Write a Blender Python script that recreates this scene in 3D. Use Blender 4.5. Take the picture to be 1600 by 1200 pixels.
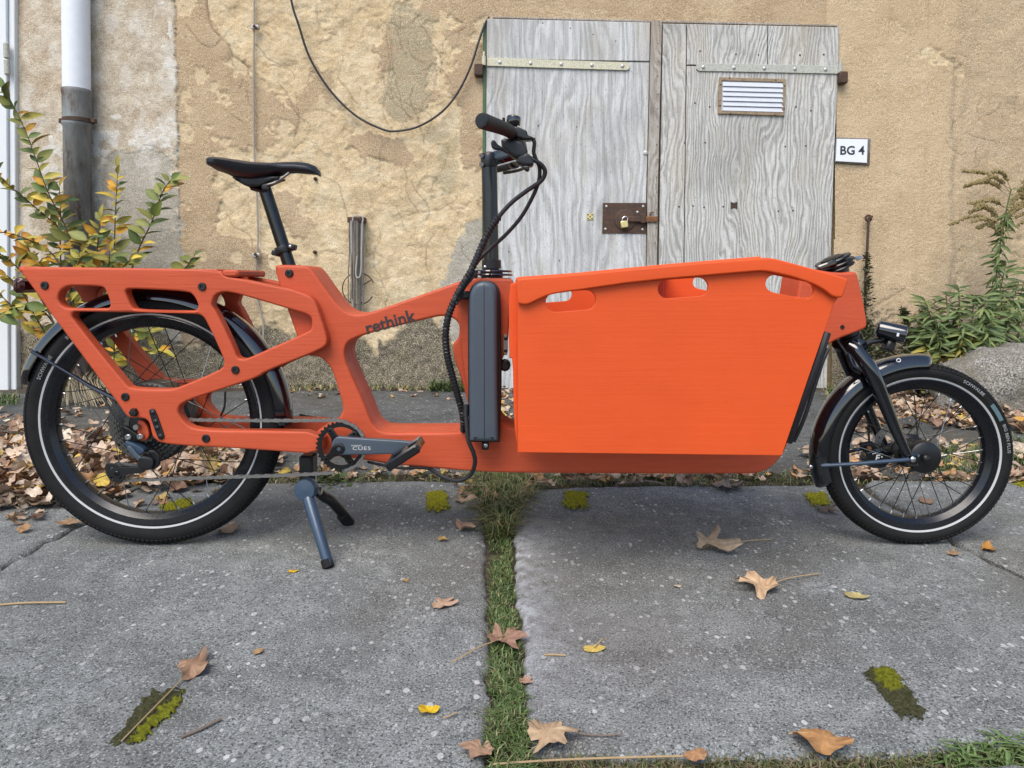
import bpy, math, random
import numpy as np
from mathutils import Vector, Matrix
from mathutils.geometry import tessellate_polygon

for o in list(bpy.data.objects):
    bpy.data.objects.remove(o)
SC = bpy.context.scene
COL = SC.collection
R = math.radians
random.seed(7)

# ------------------------------------------------------------------ camera
FPX, PPX, PPY = 1110.0, 800.0, 495.0        # focal length and principal point, photograph pixels
PITCH = R(3.0)
CAM = Vector((0.0, -1.88, 0.708))
WALL_Y = 2.82
cd = bpy.data.cameras.new('camera')
cd.sensor_fit = 'HORIZONTAL'
cd.sensor_width = 36.0
cd.lens = 36.0 * FPX / 1600.0
cd.shift_x = (800.0 - PPX) / 1600.0
cd.shift_y = (PPY - 600.0) / 1600.0
cd.clip_start = 0.05
cd.clip_end = 500.0
cam = bpy.data.objects.new('camera', cd)
COL.objects.link(cam)
cam.location = CAM
cam.rotation_euler = (R(90) - PITCH, 0, 0)
SC.camera = cam

# ------------------------------------------------------------------ sky, sun, exposure
SUN_EL, SUN_AZ = R(54), R(203)               # azimuth: clockwise from +Y seen from above
w = bpy.data.worlds.new('World')
SC.world = w
w.use_nodes = True
nt = w.node_tree
for n in list(nt.nodes):
    nt.nodes.remove(n)
sky = nt.nodes.new('ShaderNodeTexSky')
sky.sky_type = 'NISHITA'
sky.sun_disc = False
sky.sun_elevation = SUN_EL
sky.sun_rotation = SUN_AZ
sky.altitude = 100
sky.air_density = 1.0
sky.dust_density = 1.2
sky.ozone_density = 1.0
bg = nt.nodes.new('ShaderNodeBackground')
bg.inputs['Strength'].default_value = 0.10
wo = nt.nodes.new('ShaderNodeOutputWorld')
nt.links.new(sky.outputs[0], bg.inputs[0])
nt.links.new(bg.outputs[0], wo.inputs[0])
sd = bpy.data.lights.new('sun', 'SUN')
sd.energy = 1.5
sd.angle = R(40)
sd.color = (1.0, 0.93, 0.84)
sun = bpy.data.objects.new('sun', sd)
COL.objects.link(sun)
sdir = Vector((math.sin(SUN_AZ) * math.cos(SUN_EL), math.cos(SUN_AZ) * math.cos(SUN_EL), math.sin(SUN_EL)))
sun.rotation_euler = sdir.to_track_quat('Z', 'Y').to_euler()
sun.location = (0, -6, 8)
vs = SC.view_settings
vs.view_transform = 'Standard'
vs.look = 'None'
vs.exposure = 1.22
vs.gamma = 1.0
vs.use_curve_mapping = False

# ------------------------------------------------------------------ photograph pixel -> place
_cp, _sp = math.cos(PITCH), math.sin(PITCH)
def ray(px, py):
    u, v = px - PPX, PPY - py
    return Vector((u, FPX * _cp + v * _sp, -FPX * _sp + v * _cp))
def U(px, py, Y):
    d = ray(px, py)
    return CAM + d * ((Y - CAM.y) / d.y)
def G(px, py, z=0.0):
    d = ray(px, py)
    return CAM + d * ((z - CAM.z) / d.z)

# ------------------------------------------------------------------ numeric noise
def vnoise(x, y, seed=0):
    rs = np.random.RandomState(seed)
    tab = rs.rand(256, 256)
    xi = np.floor(x).astype(int); yi = np.floor(y).astype(int)
    fx = x - xi; fy = y - yi
    fx = fx * fx * (3 - 2 * fx); fy = fy * fy * (3 - 2 * fy)
    a = tab[xi % 256, yi % 256]; b = tab[(xi + 1) % 256, yi % 256]
    c = tab[xi % 256, (yi + 1) % 256]; d = tab[(xi + 1) % 256, (yi + 1) % 256]
    return (a * (1 - fx) + b * fx) * (1 - fy) + (c * (1 - fx) + d * fx) * fy
def fbm(x, y, seed=0, octv=4):
    s = 0; amp = 0.5; t = 0
    for k in range(octv):
        s = s + amp * vnoise(x * 2 ** k + 17.3 * k, y * 2 ** k + 5.1 * k, seed + k)
        t += amp; amp *= 0.5
    return s / t
def sstep(a, b, x):
    t = np.clip((x - a) / (b - a), 0, 1)
    return t * t * (3 - 2 * t)
def in_poly(X, Y, poly):
    inside = np.zeros(X.shape, bool)
    n = len(poly)
    for i in range(n):
        x1, y1 = poly[i]; x2, y2 = poly[(i + 1) % n]
        if y1 == y2:
            continue
        c = ((y1 > Y) != (y2 > Y)) & (X < (x2 - x1) * (Y - y1) / (y2 - y1) + x1)
        inside ^= c
    return inside

# ------------------------------------------------------------------ objects
WLOC = {}
def tag(o, label=None, cat=None, group=None, kind=None):
    if label: o['label'] = label
    if cat: o['category'] = cat
    if group: o['group'] = group
    if kind: o['kind'] = kind
    return o
def link(o, parent=None, loc=(0, 0, 0)):
    COL.objects.link(o)
    loc = Vector(loc)
    WLOC[o.name] = loc.copy()
    if parent:
        o.parent = parent
        o.location = loc - WLOC[parent.name]
    else:
        o.location = loc
    return o
def empty(name, loc, parent=None):
    o = bpy.data.objects.new(name, None)
    o.empty_display_size = 0.05
    return link(o, parent, loc)
def put(name, me, mat, parent=None, sharp=35, wn=False):
    """link a mesh given in place coordinates, with its origin moved to its own base"""
    n = len(me.vertices)
    co = np.empty(n * 3, np.float32); me.vertices.foreach_get('co', co); co = co.reshape(-1, 3)
    b = Vector(((co[:, 0].min() + co[:, 0].max()) / 2, (co[:, 1].min() + co[:, 1].max()) / 2, co[:, 2].min()))
    co -= np.array(b, np.float32)
    me.vertices.foreach_set('co', co.ravel())
    if mat is not None:
        me.materials.append(mat)
    if sharp is not None:
        me.polygons.foreach_set('use_smooth', [True] * len(me.polygons))
        me.set_sharp_from_angle(angle=R(sharp))
    me.update()
    o = bpy.data.objects.new(name, me)
    if wn:
        md = o.modifiers.new('wn', 'WEIGHTED_NORMAL'); md.keep_sharp = True; md.weight = 50
    return link(o, parent, b)
def share(name, me, parent, M):
    """a further object on shared mesh data, placed by a matrix (place coordinates)"""
    o = bpy.data.objects.new(name, me)
    COL.objects.link(o)
    if parent:
        o.parent = parent
        M = Matrix.Translation(-WLOC[parent.name]) @ M
    o.matrix_local = M
    return o

def chaikin(pts, it=1, q=0.22):
    pts = [Vector(p) for p in pts]
    for _ in range(it):
        out = []
        n = len(pts)
        for i in range(n):
            a, b = pts[i], pts[(i + 1) % n]
            out.append(a.lerp(b, q)); out.append(a.lerp(b, 1 - q))
        pts = out
    return pts
def spline(pts, sub=6):
    """Catmull-Rom through the points"""
    P = [Vector(p) for p in pts]
    if len(P) < 3:
        return P
    P = [P[0] * 2 - P[1]] + P + [P[-1] * 2 - P[-2]]
    out = []
    for i in range(1, len(P) - 2):
        for k in range(sub):
            t = k / sub
            a, b, c, d = P[i - 1], P[i], P[i + 1], P[i + 2]
            out.append(0.5 * ((2 * b) + (c - a) * t + (2 * a - 5 * b + 4 * c - d) * t * t + (3 * b - a - 3 * c + d) * t ** 3))
    out.append(P[-2])
    return out
def area2(p):
    return sum(p[i][0] * p[(i + 1) % len(p)][1] - p[(i + 1) % len(p)][0] * p[i][1] for i in range(len(p)))
def inset(p, d):
    n = len(p); out = []
    for i in range(n):
        a, b, c = Vector(p[i - 1][:2]), Vector(p[i][:2]), Vector(p[(i + 1) % n][:2])
        e1 = (b - a).normalized() if (b - a).length > 1e-9 else (c - b).normalized()
        e2 = (c - b).normalized() if (c - b).length > 1e-9 else e1
        n1 = Vector((-e1.y, e1.x)); n2 = Vector((-e2.y, e2.x))
        m = n1 + n2
        m = m.normalized() if m.length > 1e-6 else n1
        k = max(0.5, m.dot(n1))
        out.append(b + m * (d / k))
    return out
def frame_of(t):
    t = t.normalized()
    up = Vector((0, 0, 1)) if abs(t.z) < 0.9 else Vector((1, 0, 0))
    a = t.cross(up).normalized()
    return a, a.cross(t).normalized()

class MB:
    def __init__(s):
        s.v = []; s.f = []; s.wn = False
    def add(s, vs, fs):
        k = len(s.v)
        s.v += [tuple(v) for v in vs]
        s.f += [tuple(i + k for i in f) for f in fs]
        return s
    def box(s, c, size, M=None):
        hx, hy, hz = size[0] / 2, size[1] / 2, size[2] / 2
        vs = [Vector((x, y, z)) for x in (-hx, hx) for y in (-hy, hy) for z in (-hz, hz)]
        if M is not None: vs = [M @ v for v in vs]
        c = Vector(c)
        return s.add([c + v for v in vs], [(0, 1, 3, 2), (4, 6, 7, 5), (0, 4, 5, 1), (2, 3, 7, 6), (0, 2, 6, 4), (1, 5, 7, 3)])
    def bbox(s, c, size, b=0.003, M=None):
        """box with chamfered edges"""
        hx, hy, hz = [q / 2 for q in size]
        b = min(b, hx * .9, hy * .9, hz * .9)
        rings = []
        for (y, i) in ((-hy, b), (-hy + b, 0), (hy - b, 0), (hy, b)):
            X, Z = hx - i, hz - i
            rings.append([Vector(q) for q in ((X - b, y, -Z), (X, y, -Z + b), (X, y, Z - b), (X - b, y, Z), (-X + b, y, Z), (-X, y, Z - b), (-X, y, -Z + b), (-X + b, y, -Z))])
        if M is not None: rings = [[M @ q for q in r] for r in rings]
        c = Vector(c)
        return s.loft([[c + q for q in r] for r in rings])
    def loft(s, rings, caps=True, closed=False):
        n = len(rings[0]); m = len(rings)
        vs = [v for r in rings for v in r]
        fs = []
        for i in range(m if closed else m - 1):
            j = (i + 1) % m
            for k in range(n):
                l = (k + 1) % n
                fs.append((i * n + k, i * n + l, j * n + l, j * n + k))
        if caps and not closed:
            fs.append(tuple(range(n - 1, -1, -1)))
            fs.append(tuple((m - 1) * n + k for k in range(n)))
        return s.add(vs, fs)
    def tube(s, path, r, n=8, caps=True):
        P = [Vector(p) for p in path]
        rr = r if isinstance(r, (list, tuple)) else [r] * len(P)
        rings = []; a = None
        for i, p in enumerate(P):
            t = (P[min(i + 1, len(P) - 1)] - P[max(i - 1, 0)])
            t = t.normalized() if t.length > 1e-9 else Vector((0, 0, 1))
            if a is None:
                a, b = frame_of(t)
            else:
                a = (a - t * a.dot(t)).normalized(); b = t.cross(a) * -1
                b = a.cross(t)
            rings.append([p + (a * math.cos(2 * math.pi * k / n) + b * math.sin(2 * math.pi * k / n)) * rr[i] for k in range(n)])
        return s.loft(rings, caps)
    def lathe(s, c, axis, prof, n=24, caps=True):
        c = Vector(c); ax = Vector(axis).normalized(); a, b = frame_of(ax)
        rings = [[c + ax * h + (a * math.cos(2 * math.pi * k / n) + b * math.sin(2 * math.pi * k / n)) * r for k in range(n)] for r, h in prof]
        return s.loft(rings, caps)
    def extr(s, outer, holes, y0, y1, bev=0.004, steps=2):
        """outline in (x, z), solid between y0 (near) and y1 (far), rounded edges"""
        s.wn = True
        loops = []
        o = [Vector(p[:2]) for p in outer]
        if area2(o) < 0: o.reverse()
        loops.append(o)
        for h in holes:
            h = [Vector(p[:2]) for p in h]
            if area2(h) > 0: h.reverse()
            loops.append(h)
        prof = []
        for k in range(steps + 1):
            t = k / steps * math.pi / 2
            prof.append((bev * (1 - math.sin(t)), bev * (1 - math.cos(t))))      # (inset, depth)
        lv = [(i, y0 + d) for i, d in prof] + [(i, y1 - d) for i, d in reversed(prof)]
        if bev <= 0: lv = [(0, y0), (0, y1)]
        flat = []
        base = len(s.v); ids = {}
        for L, (i, y) in enumerate(lv):
            for q, lp in enumerate(loops):
                pts = inset(lp, i) if i else lp
                st = len(s.v)
                s.v += [(p[0], y, p[1]) for p in pts]
                ids[(L, q)] = st
        for L in range(len(lv) - 1):
            for q, lp in enumerate(loops):
                n = len(lp); a = ids[(L, q)]; b = ids[(L + 1, q)]
                for k in range(n):
                    l = (k + 1) % n
                    s.f.append((a + k, a + l, b + l, b + k))
        polys = []
        for q, lp in enumerate(loops):
            pts = inset(lp, lv[0][0]) if lv[0][0] else lp
            polys.append([Vector((p[0], p[1], 0)) for p in pts])
        tris = tessellate_polygon(polys)
        last = len(lv) - 1
        m0 = []; m1 = []
        for q, lp in enumerate(loops):
            m0 += [ids[(0, q)] + k for k in range(len(lp))]
            m1 += [ids[(last, q)] + k for k in range(len(lp))]
        for t in tris:
            P = [polys_flat for polys_flat in t]
            s.f.append(tuple(m0[i] for i in P)); s.f.append(tuple(m1[i] for i in reversed(P)))
        return s
    def mesh(s, name='m', fix=True):
        me = bpy.data.meshes.new(name)
        me.from_pydata(s.v, [], s.f)
        if fix:
            import bmesh
            bm = bmesh.new(); bm.from_mesh(me)
            bmesh.ops.recalc_face_normals(bm, faces=bm.faces)
            bm.to_mesh(me); bm.free()
        return me
    def build(s, name, mat, parent=None, sharp=35):
        return put(name, s.mesh(name), mat, parent, sharp, s.wn and sharp is not None)

def np_mesh(name, co, faces, attrs=None):
    """mesh from arrays; faces (n,3) or (n,4)"""
    me = bpy.data.meshes.new(name)
    co = np.asarray(co, np.float32); faces = np.asarray(faces, np.int32)
    k = faces.shape[1]
    me.vertices.add(len(co)); me.vertices.foreach_set('co', co.ravel())
    me.loops.add(faces.size); me.loops.foreach_set('vertex_index', faces.ravel())
    me.polygons.add(len(faces)); me.polygons.foreach_set('loop_start', np.arange(len(faces), dtype=np.int32) * k)
    me.update(calc_edges=True)
    for nm, arr in (attrs or {}).items():
        a = me.color_attributes.new(nm, 'FLOAT_COLOR', 'POINT')
        arr = np.asarray(arr, np.float32)
        if arr.shape[1] == 3:
            arr = np.concatenate([arr, np.ones((len(arr), 1), np.float32)], 1)
        a.data.foreach_set('color', arr.ravel())
    return me
def text_mesh(body, size, extrude=0.0006, bold=0.0, align='CENTER', space=1.0):
    cu = bpy.data.curves.new('t', 'FONT')
    cu.body = body; cu.size = size; cu.extrude = extrude; cu.offset = bold
    cu.align_x = align; cu.align_y = 'CENTER'; cu.resolution_u = 3; cu.space_character = space
    o = bpy.data.objects.new('t', cu); COL.objects.link(o)
    dg = bpy.context.evaluated_depsgraph_get()
    me = bpy.data.meshes.new_from_object(o.evaluated_get(dg))
    bpy.data.objects.remove(o); bpy.data.curves.remove(cu)
    me.materials.clear()
    return me
def map_mesh(me, fn):
    for v in me.vertices:
        v.co = fn(v.co)
    me.update()
    return me

# ------------------------------------------------------------------ materials
class NT:
    def __init__(s, name):
        s.m = bpy.data.materials.new(name); s.m.use_nodes = True
        s.t = s.m.node_tree
        for n in list(s.t.nodes): s.t.nodes.remove(n)
        s.out = s.t.nodes.new('ShaderNodeOutputMaterial')
        s.b = s.t.nodes.new('ShaderNodeBsdfPrincipled')
        s.t.links.new(s.b.outputs[0], s.out.inputs[0])
    def n(s, typ, props=None, **ins):
        x = s.t.nodes.new('ShaderNode' + typ)
        for k, v in (props or {}).items(): setattr(x, k, v)
        for k, v in ins.items(): s.set(x, k, v)
        return x
    def set(s, x, k, v):
        k = int(k[1:]) if k[0] == 'i' and k[1:].isdigit() else k.replace('_', ' ')
        if isinstance(v, bpy.types.NodeSocket): s.t.links.new(v, x.inputs[k])
        else: x.inputs[k].default_value = v
    def P(s, **ins):
        for k, v in ins.items(): s.set(s.b, k, v)
        return s.m
    def pos(s, scale=(1, 1, 1), obj=False, rot=(0, 0, 0)):
        src = s.n('TexCoord').outputs['Object'] if obj else s.n('NewGeometry').outputs['Position']
        return s.n('Mapping', None, Vector=src, Scale=scale, Rotation=rot).outputs[0]
    def noise(s, vec, scale, detail=4, rough=0.55, dist=0.0, col=False):
        x = s.n('TexNoise', None, Vector=vec, Scale=scale, Detail=detail, Roughness=rough, Distortion=dist)
        return x.outputs['Color' if col else 'Fac']
    def ramp(s, fac, stops, interp='LINEAR'):
        x = s.n('ValToRGB', None, Fac=fac); x.color_ramp.interpolation = interp
        el = x.color_ramp.elements
        while len(el) < len(stops): el.new(0.5)
        for e, (p, c) in zip(el, stops):
            e.position = p
            e.color = (c, c, c, 1) if isinstance(c, (int, float)) else (*c, 1)
        return x.outputs[0]
    def mix(s, fac, a, b, mode='MIX'):
        x = s.n('Mix', {'data_type': 'RGBA', 'blend_type': mode})
        x.clamp_factor = True
        for k, v in (('Factor', fac), ('A', a), ('B', b)):
            sock = [q for q in x.inputs if q.name == k and (q.type == ('VALUE' if k == 'Factor' else 'RGBA'))][0]
            if isinstance(v, bpy.types.NodeSocket): s.t.links.new(v, sock)
            elif k == 'Factor': sock.default_value = v
            else: sock.default_value = (*v, 1) if len(v) == 3 else v
        return [q for q in x.outputs if q.type == 'RGBA'][0]
    def math(s, op, a, b=0.0, c=None):
        x = s.n('Math', {'operation': op}, i0=a, i1=b)
        if c is not None: s.set(x, 'i2', c)
        return x.outputs[0]
    def bump(s, h, strength=0.3, dist=0.01, normal=None):
        x = s.n('Bump', None, Height=h, Strength=strength, Distance=dist)
        if normal is not None: s.set(x, 'Normal', normal)
        return x.outputs[0]
    def attr(s, name):
        x = s.n('Attribute'); x.attribute_name = name
        return s.n('SeparateColor', None, Color=x.outputs['Color']).outputs
    def attrc(s, name):
        x = s.n('Attribute'); x.attribute_name = name
        return x.outputs['Color']

def plain(name, col, rough=0.5, metal=0.0, var=0.12, vs_=60, bump=0.0, coat=0.0, spec=0.5):
    t = NT(name); p = t.pos()
    nz = t.noise(p, vs_, 3)
    c = t.mix(nz, [q * (1 - var) for q in col], [min(1, q * (1 + var)) for q in col])
    rr = t.n('MapRange', None, Value=t.noise(p, vs_ * 1.7, 3), i3=max(0.02, rough - .08), i4=min(1, rough + .1)).outputs[0]
    kw = dict(Base_Color=c, Roughness=rr, Metallic=metal, Coat_Weight=coat, Specular_IOR_Level=spec)
    if bump: kw['Normal'] = t.bump(t.noise(p, vs_ * 6, 2), bump, 0.002)
    return t.P(**kw)

def wood_paint(name, base, dark, axis_scale, grain=0.42, bmp=.4):
    t = NT(name)
    p = t.pos(axis_scale)
    g = t.noise(p, 1.0, 6, 0.6)
    g2 = t.noise(t.pos(tuple(q * 3.1 for q in axis_scale)), 1.0, 4, 0.6)
    big = t.noise(t.pos(), 4.0, 4)
    c = t.mix(t.ramp(big, [(0.3, 0), (0.72, 1)]), base, [q * 1.08 for q in base])
    c = t.mix(t.ramp(t.noise(t.pos((2.2, 9, 5.5)), 1.0, 5, .6), [(0.42, 0), (0.72, 0.45)]), c, [q * .86 for q in base])
    c = t.mix(t.ramp(g, [(0.48, 0), (0.70, grain)]), c, dark)
    worn = t.ramp(g2, [(0.70, 0), (0.80, 0.30)])
    c = t.mix(worn, c, (0.80, 0.17, 0.06))
    h = t.math('ADD', g, t.math('MULTIPLY', g2, 0.6))
    scuff = t.ramp(t.noise(t.pos((26, 26, 26)), 1.0, 4), [(0.4, 0.48), (0.75, 0.64)])
    return t.P(Base_Color=c, Roughness=scuff, Normal=t.bump(h, bmp, 0.0015), Specular_IOR_Level=0.32)
M = {}
M['orange'] = wood_paint('painted wood orange', (0.50, 0.080, 0.030), (0.38, 0.050, 0.017), (6, 60, 190))
M['orange_box'] = wood_paint('painted plywood orange', (0.66, 0.082, 0.014), (0.56, 0.062, 0.011), (3.2, 40, 130), 0.09, .22)
M['black'] = plain('black gloss paint', (0.004, 0.006, 0.010), 0.12, 0, 0.2, 40, 0, 1.0)
M['black_satin'] = plain('black satin metal', (0.006, 0.006, 0.007), 0.34, 0.0, 0.2, 80)
M['anod'] = plain('anodised black metal', (0.045, 0.045, 0.046), 0.22, 0.85, 0.2, 60)
M['rubber'] = plain('tyre rubber', (0.013, 0.0125, 0.0125), 0.7, 0, 0.4, 25, 0.3, 0, 0.2)
M['grip'] = plain('grip rubber', (0.016, 0.017, 0.018), 0.55, 0, 0.2, 160, 0.35)
M['plastic'] = plain('black plastic', (0.007, 0.007, 0.008), 0.40, 0, 0.2, 120, 0.15)
M['saddle'] = plain('saddle cover', (0.010, 0.012, 0.016), 0.40, 0, 0.15, 50, 0.12)
M['steel'] = plain('bright steel', (0.55, 0.55, 0.54), 0.28, 1.0, 0.1, 90)
M['dark_steel'] = plain('dull steel', (0.34, 0.33, 0.315), 0.36, 0.9, 0.25, 150)
M['reflect'] = plain('reflective strip', (0.46, 0.46, 0.45), 0.5, 0, 0.15, 20)
M['batt'] = plain('grey battery shell', (0.058, 0.076, 0.098), 0.38, 0.0, 0.06, 30, 0.05)
M['print'] = plain('dark print', (0.030, 0.022, 0.022), 0.6, 0, 0.1, 90)
M['print_grey'] = plain('grey print', (0.22, 0.22, 0.22), 0.6, 0, 0.05, 90)
M['print_white'] = plain('white print', (0.75, 0.75, 0.75), 0.5, 0, 0.05, 90)
M['red'] = plain('red lens', (0.045, 0.006, 0.006), 0.18, 0, 0.1, 60)
M['lens'] = plain('lamp lens', (0.10, 0.10, 0.10), 0.10, 0, 0.1, 60)
M['stand'] = plain('dark stand paint with sky tint', (0.032, 0.058, 0.095), 0.33, 0.1, 0.15, 60, 0.08, 0.2)  # blue of the reflected sky is put into the base colour
# ------------------------------------------------------------------ setting materials
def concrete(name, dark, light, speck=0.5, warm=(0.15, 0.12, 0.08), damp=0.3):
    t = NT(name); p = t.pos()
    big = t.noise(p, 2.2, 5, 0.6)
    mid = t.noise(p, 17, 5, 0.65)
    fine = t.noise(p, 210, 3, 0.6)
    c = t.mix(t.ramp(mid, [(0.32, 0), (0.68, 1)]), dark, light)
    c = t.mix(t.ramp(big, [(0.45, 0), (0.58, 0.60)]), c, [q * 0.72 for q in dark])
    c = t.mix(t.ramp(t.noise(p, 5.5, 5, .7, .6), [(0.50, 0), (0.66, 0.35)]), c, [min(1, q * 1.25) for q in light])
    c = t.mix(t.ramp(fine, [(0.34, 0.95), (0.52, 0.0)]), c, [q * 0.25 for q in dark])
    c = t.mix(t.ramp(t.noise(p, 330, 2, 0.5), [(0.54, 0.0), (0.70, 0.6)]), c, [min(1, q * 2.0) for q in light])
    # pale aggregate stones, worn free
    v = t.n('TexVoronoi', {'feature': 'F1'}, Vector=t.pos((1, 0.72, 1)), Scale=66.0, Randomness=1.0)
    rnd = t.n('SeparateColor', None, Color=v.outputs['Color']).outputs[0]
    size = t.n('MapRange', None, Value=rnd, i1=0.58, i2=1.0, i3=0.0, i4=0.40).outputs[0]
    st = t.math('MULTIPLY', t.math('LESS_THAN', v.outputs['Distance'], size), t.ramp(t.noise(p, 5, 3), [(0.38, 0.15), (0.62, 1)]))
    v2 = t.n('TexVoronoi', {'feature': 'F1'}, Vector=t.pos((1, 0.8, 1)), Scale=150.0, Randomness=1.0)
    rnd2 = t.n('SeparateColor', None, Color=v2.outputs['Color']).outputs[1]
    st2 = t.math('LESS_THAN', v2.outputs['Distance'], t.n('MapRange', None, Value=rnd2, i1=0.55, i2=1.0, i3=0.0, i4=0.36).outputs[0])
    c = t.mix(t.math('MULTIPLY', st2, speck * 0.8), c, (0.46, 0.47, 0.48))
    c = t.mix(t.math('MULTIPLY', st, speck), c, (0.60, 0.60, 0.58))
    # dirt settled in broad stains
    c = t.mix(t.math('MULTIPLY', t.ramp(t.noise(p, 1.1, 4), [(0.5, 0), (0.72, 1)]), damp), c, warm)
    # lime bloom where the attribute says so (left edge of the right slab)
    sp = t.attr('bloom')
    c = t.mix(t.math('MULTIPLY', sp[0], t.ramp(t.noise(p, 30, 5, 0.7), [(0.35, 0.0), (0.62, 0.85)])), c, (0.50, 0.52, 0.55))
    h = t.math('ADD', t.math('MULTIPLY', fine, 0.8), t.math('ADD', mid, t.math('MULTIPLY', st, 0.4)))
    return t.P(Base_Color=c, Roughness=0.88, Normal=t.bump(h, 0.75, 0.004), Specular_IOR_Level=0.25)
M['slab'] = concrete('worn concrete', (0.128, 0.136, 0.130), (0.250, 0.262, 0.252), 0.70)
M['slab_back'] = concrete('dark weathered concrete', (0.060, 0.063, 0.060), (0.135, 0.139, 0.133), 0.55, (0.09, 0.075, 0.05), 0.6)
t = NT('soil'); p = t.pos()
c = t.ramp(t.noise(p, 30, 5, 0.7), [(0.3, (0.035, 0.027, 0.018)), (0.55, (0.075, 0.058, 0.038)), (0.75, (0.12, 0.10, 0.07))])
M['soil'] = t.P(Base_Color=c, Roughness=0.95, Normal=t.bump(t.noise(p, 120, 4), 0.9, 0.01))

# ------------------------------------------------------------------ ground and slabs
gp = MB(); gp.add([(-60, -40, -0.015), (60, -40, -0.015), (60, 80, -0.015), (-60, 80, -0.015)], [(0, 1, 2, 3)])
ground = gp.build('ground', M['soil']); tag(ground, 'bare brown earth under and between the concrete slabs', kind='structure')
pavement = empty('pavement', (0, 0.0, 0)); tag(pavement, 'old concrete slab paving with grass in the joints', kind='structure')

def resample(pts, n):
    P = np.array([tuple(p)[:2] for p in pts]); d = np.r_[0, np.cumsum(np.linalg.norm(np.diff(P, axis=0), axis=1))]
    s = np.linspace(0, d[-1], n)
    return np.stack([np.interp(s, d, P[:, 0]), np.interp(s, d, P[:, 1])], 1)
def slab(A, B, mat, nu=220, nv=120, z=0.0, jag=0.006, seed=1, thick=0.05, bloom=None, tilt=0.0):
    a = resample([G(*q) for q in A], nu); b = resample([G(*q) for q in B], nu)
    v = np.linspace(0, 1, nv)[:, None, None]
    P = a[None] * (1 - v) + b[None] * v
    X, Y = P[..., 0], P[..., 1]
    u_ = np.linspace(0, 1, nu)[None, :] + 0 * X; v_ = v[..., 0] + 0 * X
    W = np.linalg.norm(P[:, -1] - P[:, 0], axis=1).mean(); H = np.linalg.norm(P[-1] - P[0], axis=1).mean()
    dl, dr, dn, df = u_ * W, (1 - u_) * W, v_ * H, (1 - v_) * H
    e = np.minimum(np.minimum(dl, dr), np.minimum(dn, df))
    near = np.exp(-e / 0.03)
    jx = (fbm(X * 22, Y * 22, seed, 4) - 0.5) * 2 * jag * 2.2; jy = (fbm(X * 22 + 9, Y * 22, seed + 5, 4) - 0.5) * 2 * jag * 2.2
    X = X + jx * near; Y = Y + jy * near
    Z = z + (fbm(X * 3, Y * 3, seed + 9, 3) - 0.5) * 0.010 + (fbm(X * 40, Y * 40, seed + 11, 3) - 0.5) * 0.0022
    Z = Z - 0.012 * np.exp(-e / 0.006) * (0.4 + fbm(X * 18, Y * 18, seed + 3, 2)) + tilt * (Y - Y.mean())
    co = np.stack([X, Y, Z], -1).reshape(-1, 3)
    idx = np.arange(nu * nv).reshape(nv, nu)
    F = np.stack([idx[:-1, :-1], idx[:-1, 1:], idx[1:, 1:], idx[1:, :-1]], -1).reshape(-1, 4)
    bd = np.r_[idx[0, :], idx[1:, -1], idx[-1, -2::-1], idx[-2:0:-1, 0]]
    lo = co[bd].copy(); lo[:, 2] = z - thick
    k = len(co); n = len(bd); i = np.arange(n); j = (i + 1) % n
    F = np.concatenate([F, np.stack([bd[i], k + i, k + j, bd[j]], 1)])
    co = np.concatenate([co, lo])
    col = np.zeros((len(co), 3))
    if bloom is not None:
        bl = np.exp(-dl / bloom) * sstep(0.0, 0.25, v_) * (1 - sstep(0.70, 0.86, v_)) * (0.5 + fbm(X * 9, Y * 9, 77, 4))
        col[:nu * nv, 0] = np.clip(bl, 0, 1).ravel()
    me = np_mesh('concrete_slab', co, F, {'bloom': col})
    return put('concrete_slab', me, mat, pavement, 50)

CRK_L = [(-260, 1040), (-120, 960), (0, 894), (22, 876), (48, 866), (72, 848), (92, 842), (120, 824), (150, 813), (176, 790), (205, 768), (232, 752)]
CRK_R = [(1352, 757), (1372, 772), (1400, 788), (1432, 806), (1462, 822), (1490, 845), (1520, 858), (1548, 874), (1580, 888), (1640, 912), (1800, 985)]
slab([(-700, 1260), (0, 1260), (400, 1260), (768, 1260)], CRK_L + [(330, 753), (480, 752), (640, 751), (758, 752)], M['slab'], 300, 150, seed=3)
slab([(-260, 1034), (-120, 954), (0, 886), (22, 870), (48, 860), (72, 842), (92, 836), (120, 818), (150, 807), (176, 785), (205, 764), (226, 754)],
     [(-520, 756), (-300, 755), (-100, 755), (100, 754), (180, 752), (224, 750)], M['slab'], 160, 90, seed=4, z=-0.006)
slab([(826, 1172), (1000, 1178), (1200, 1176), (1400, 1170), (1600, 1166), (1900, 1160)],
     [(797, 764), (900, 760), (1000, 757), (1150, 756), (1290, 756)] + [(x - 4, y + 5) for x, y in CRK_R], M['slab'], 300, 150, seed=6, bloom=0.045)
slab(CRK_R[:-1] + [(1790, 975)], [(1360, 752), (1420, 753), (1500, 753), (1600, 754), (1700, 754), (1900, 756)], M['slab'], 120, 80, seed=8, z=0.004)
slab([(790, 1300), (1100, 1300), (1500, 1300), (1900, 1300)], [(808, 1204), (1000, 1202), (1200, 1199), (1400, 1193), (1600, 1187), (1850, 1180)], M['slab'], 140, 30, seed=12)
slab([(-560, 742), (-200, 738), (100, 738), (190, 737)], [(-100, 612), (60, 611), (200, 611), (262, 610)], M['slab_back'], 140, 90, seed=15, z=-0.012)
slab([(200, 737), (450, 736), (800, 736), (1040, 737)], [(270, 610), (500, 609), (760, 609), (952, 610)], M['slab_back'], 240, 110, seed=17, z=-0.004)
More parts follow.
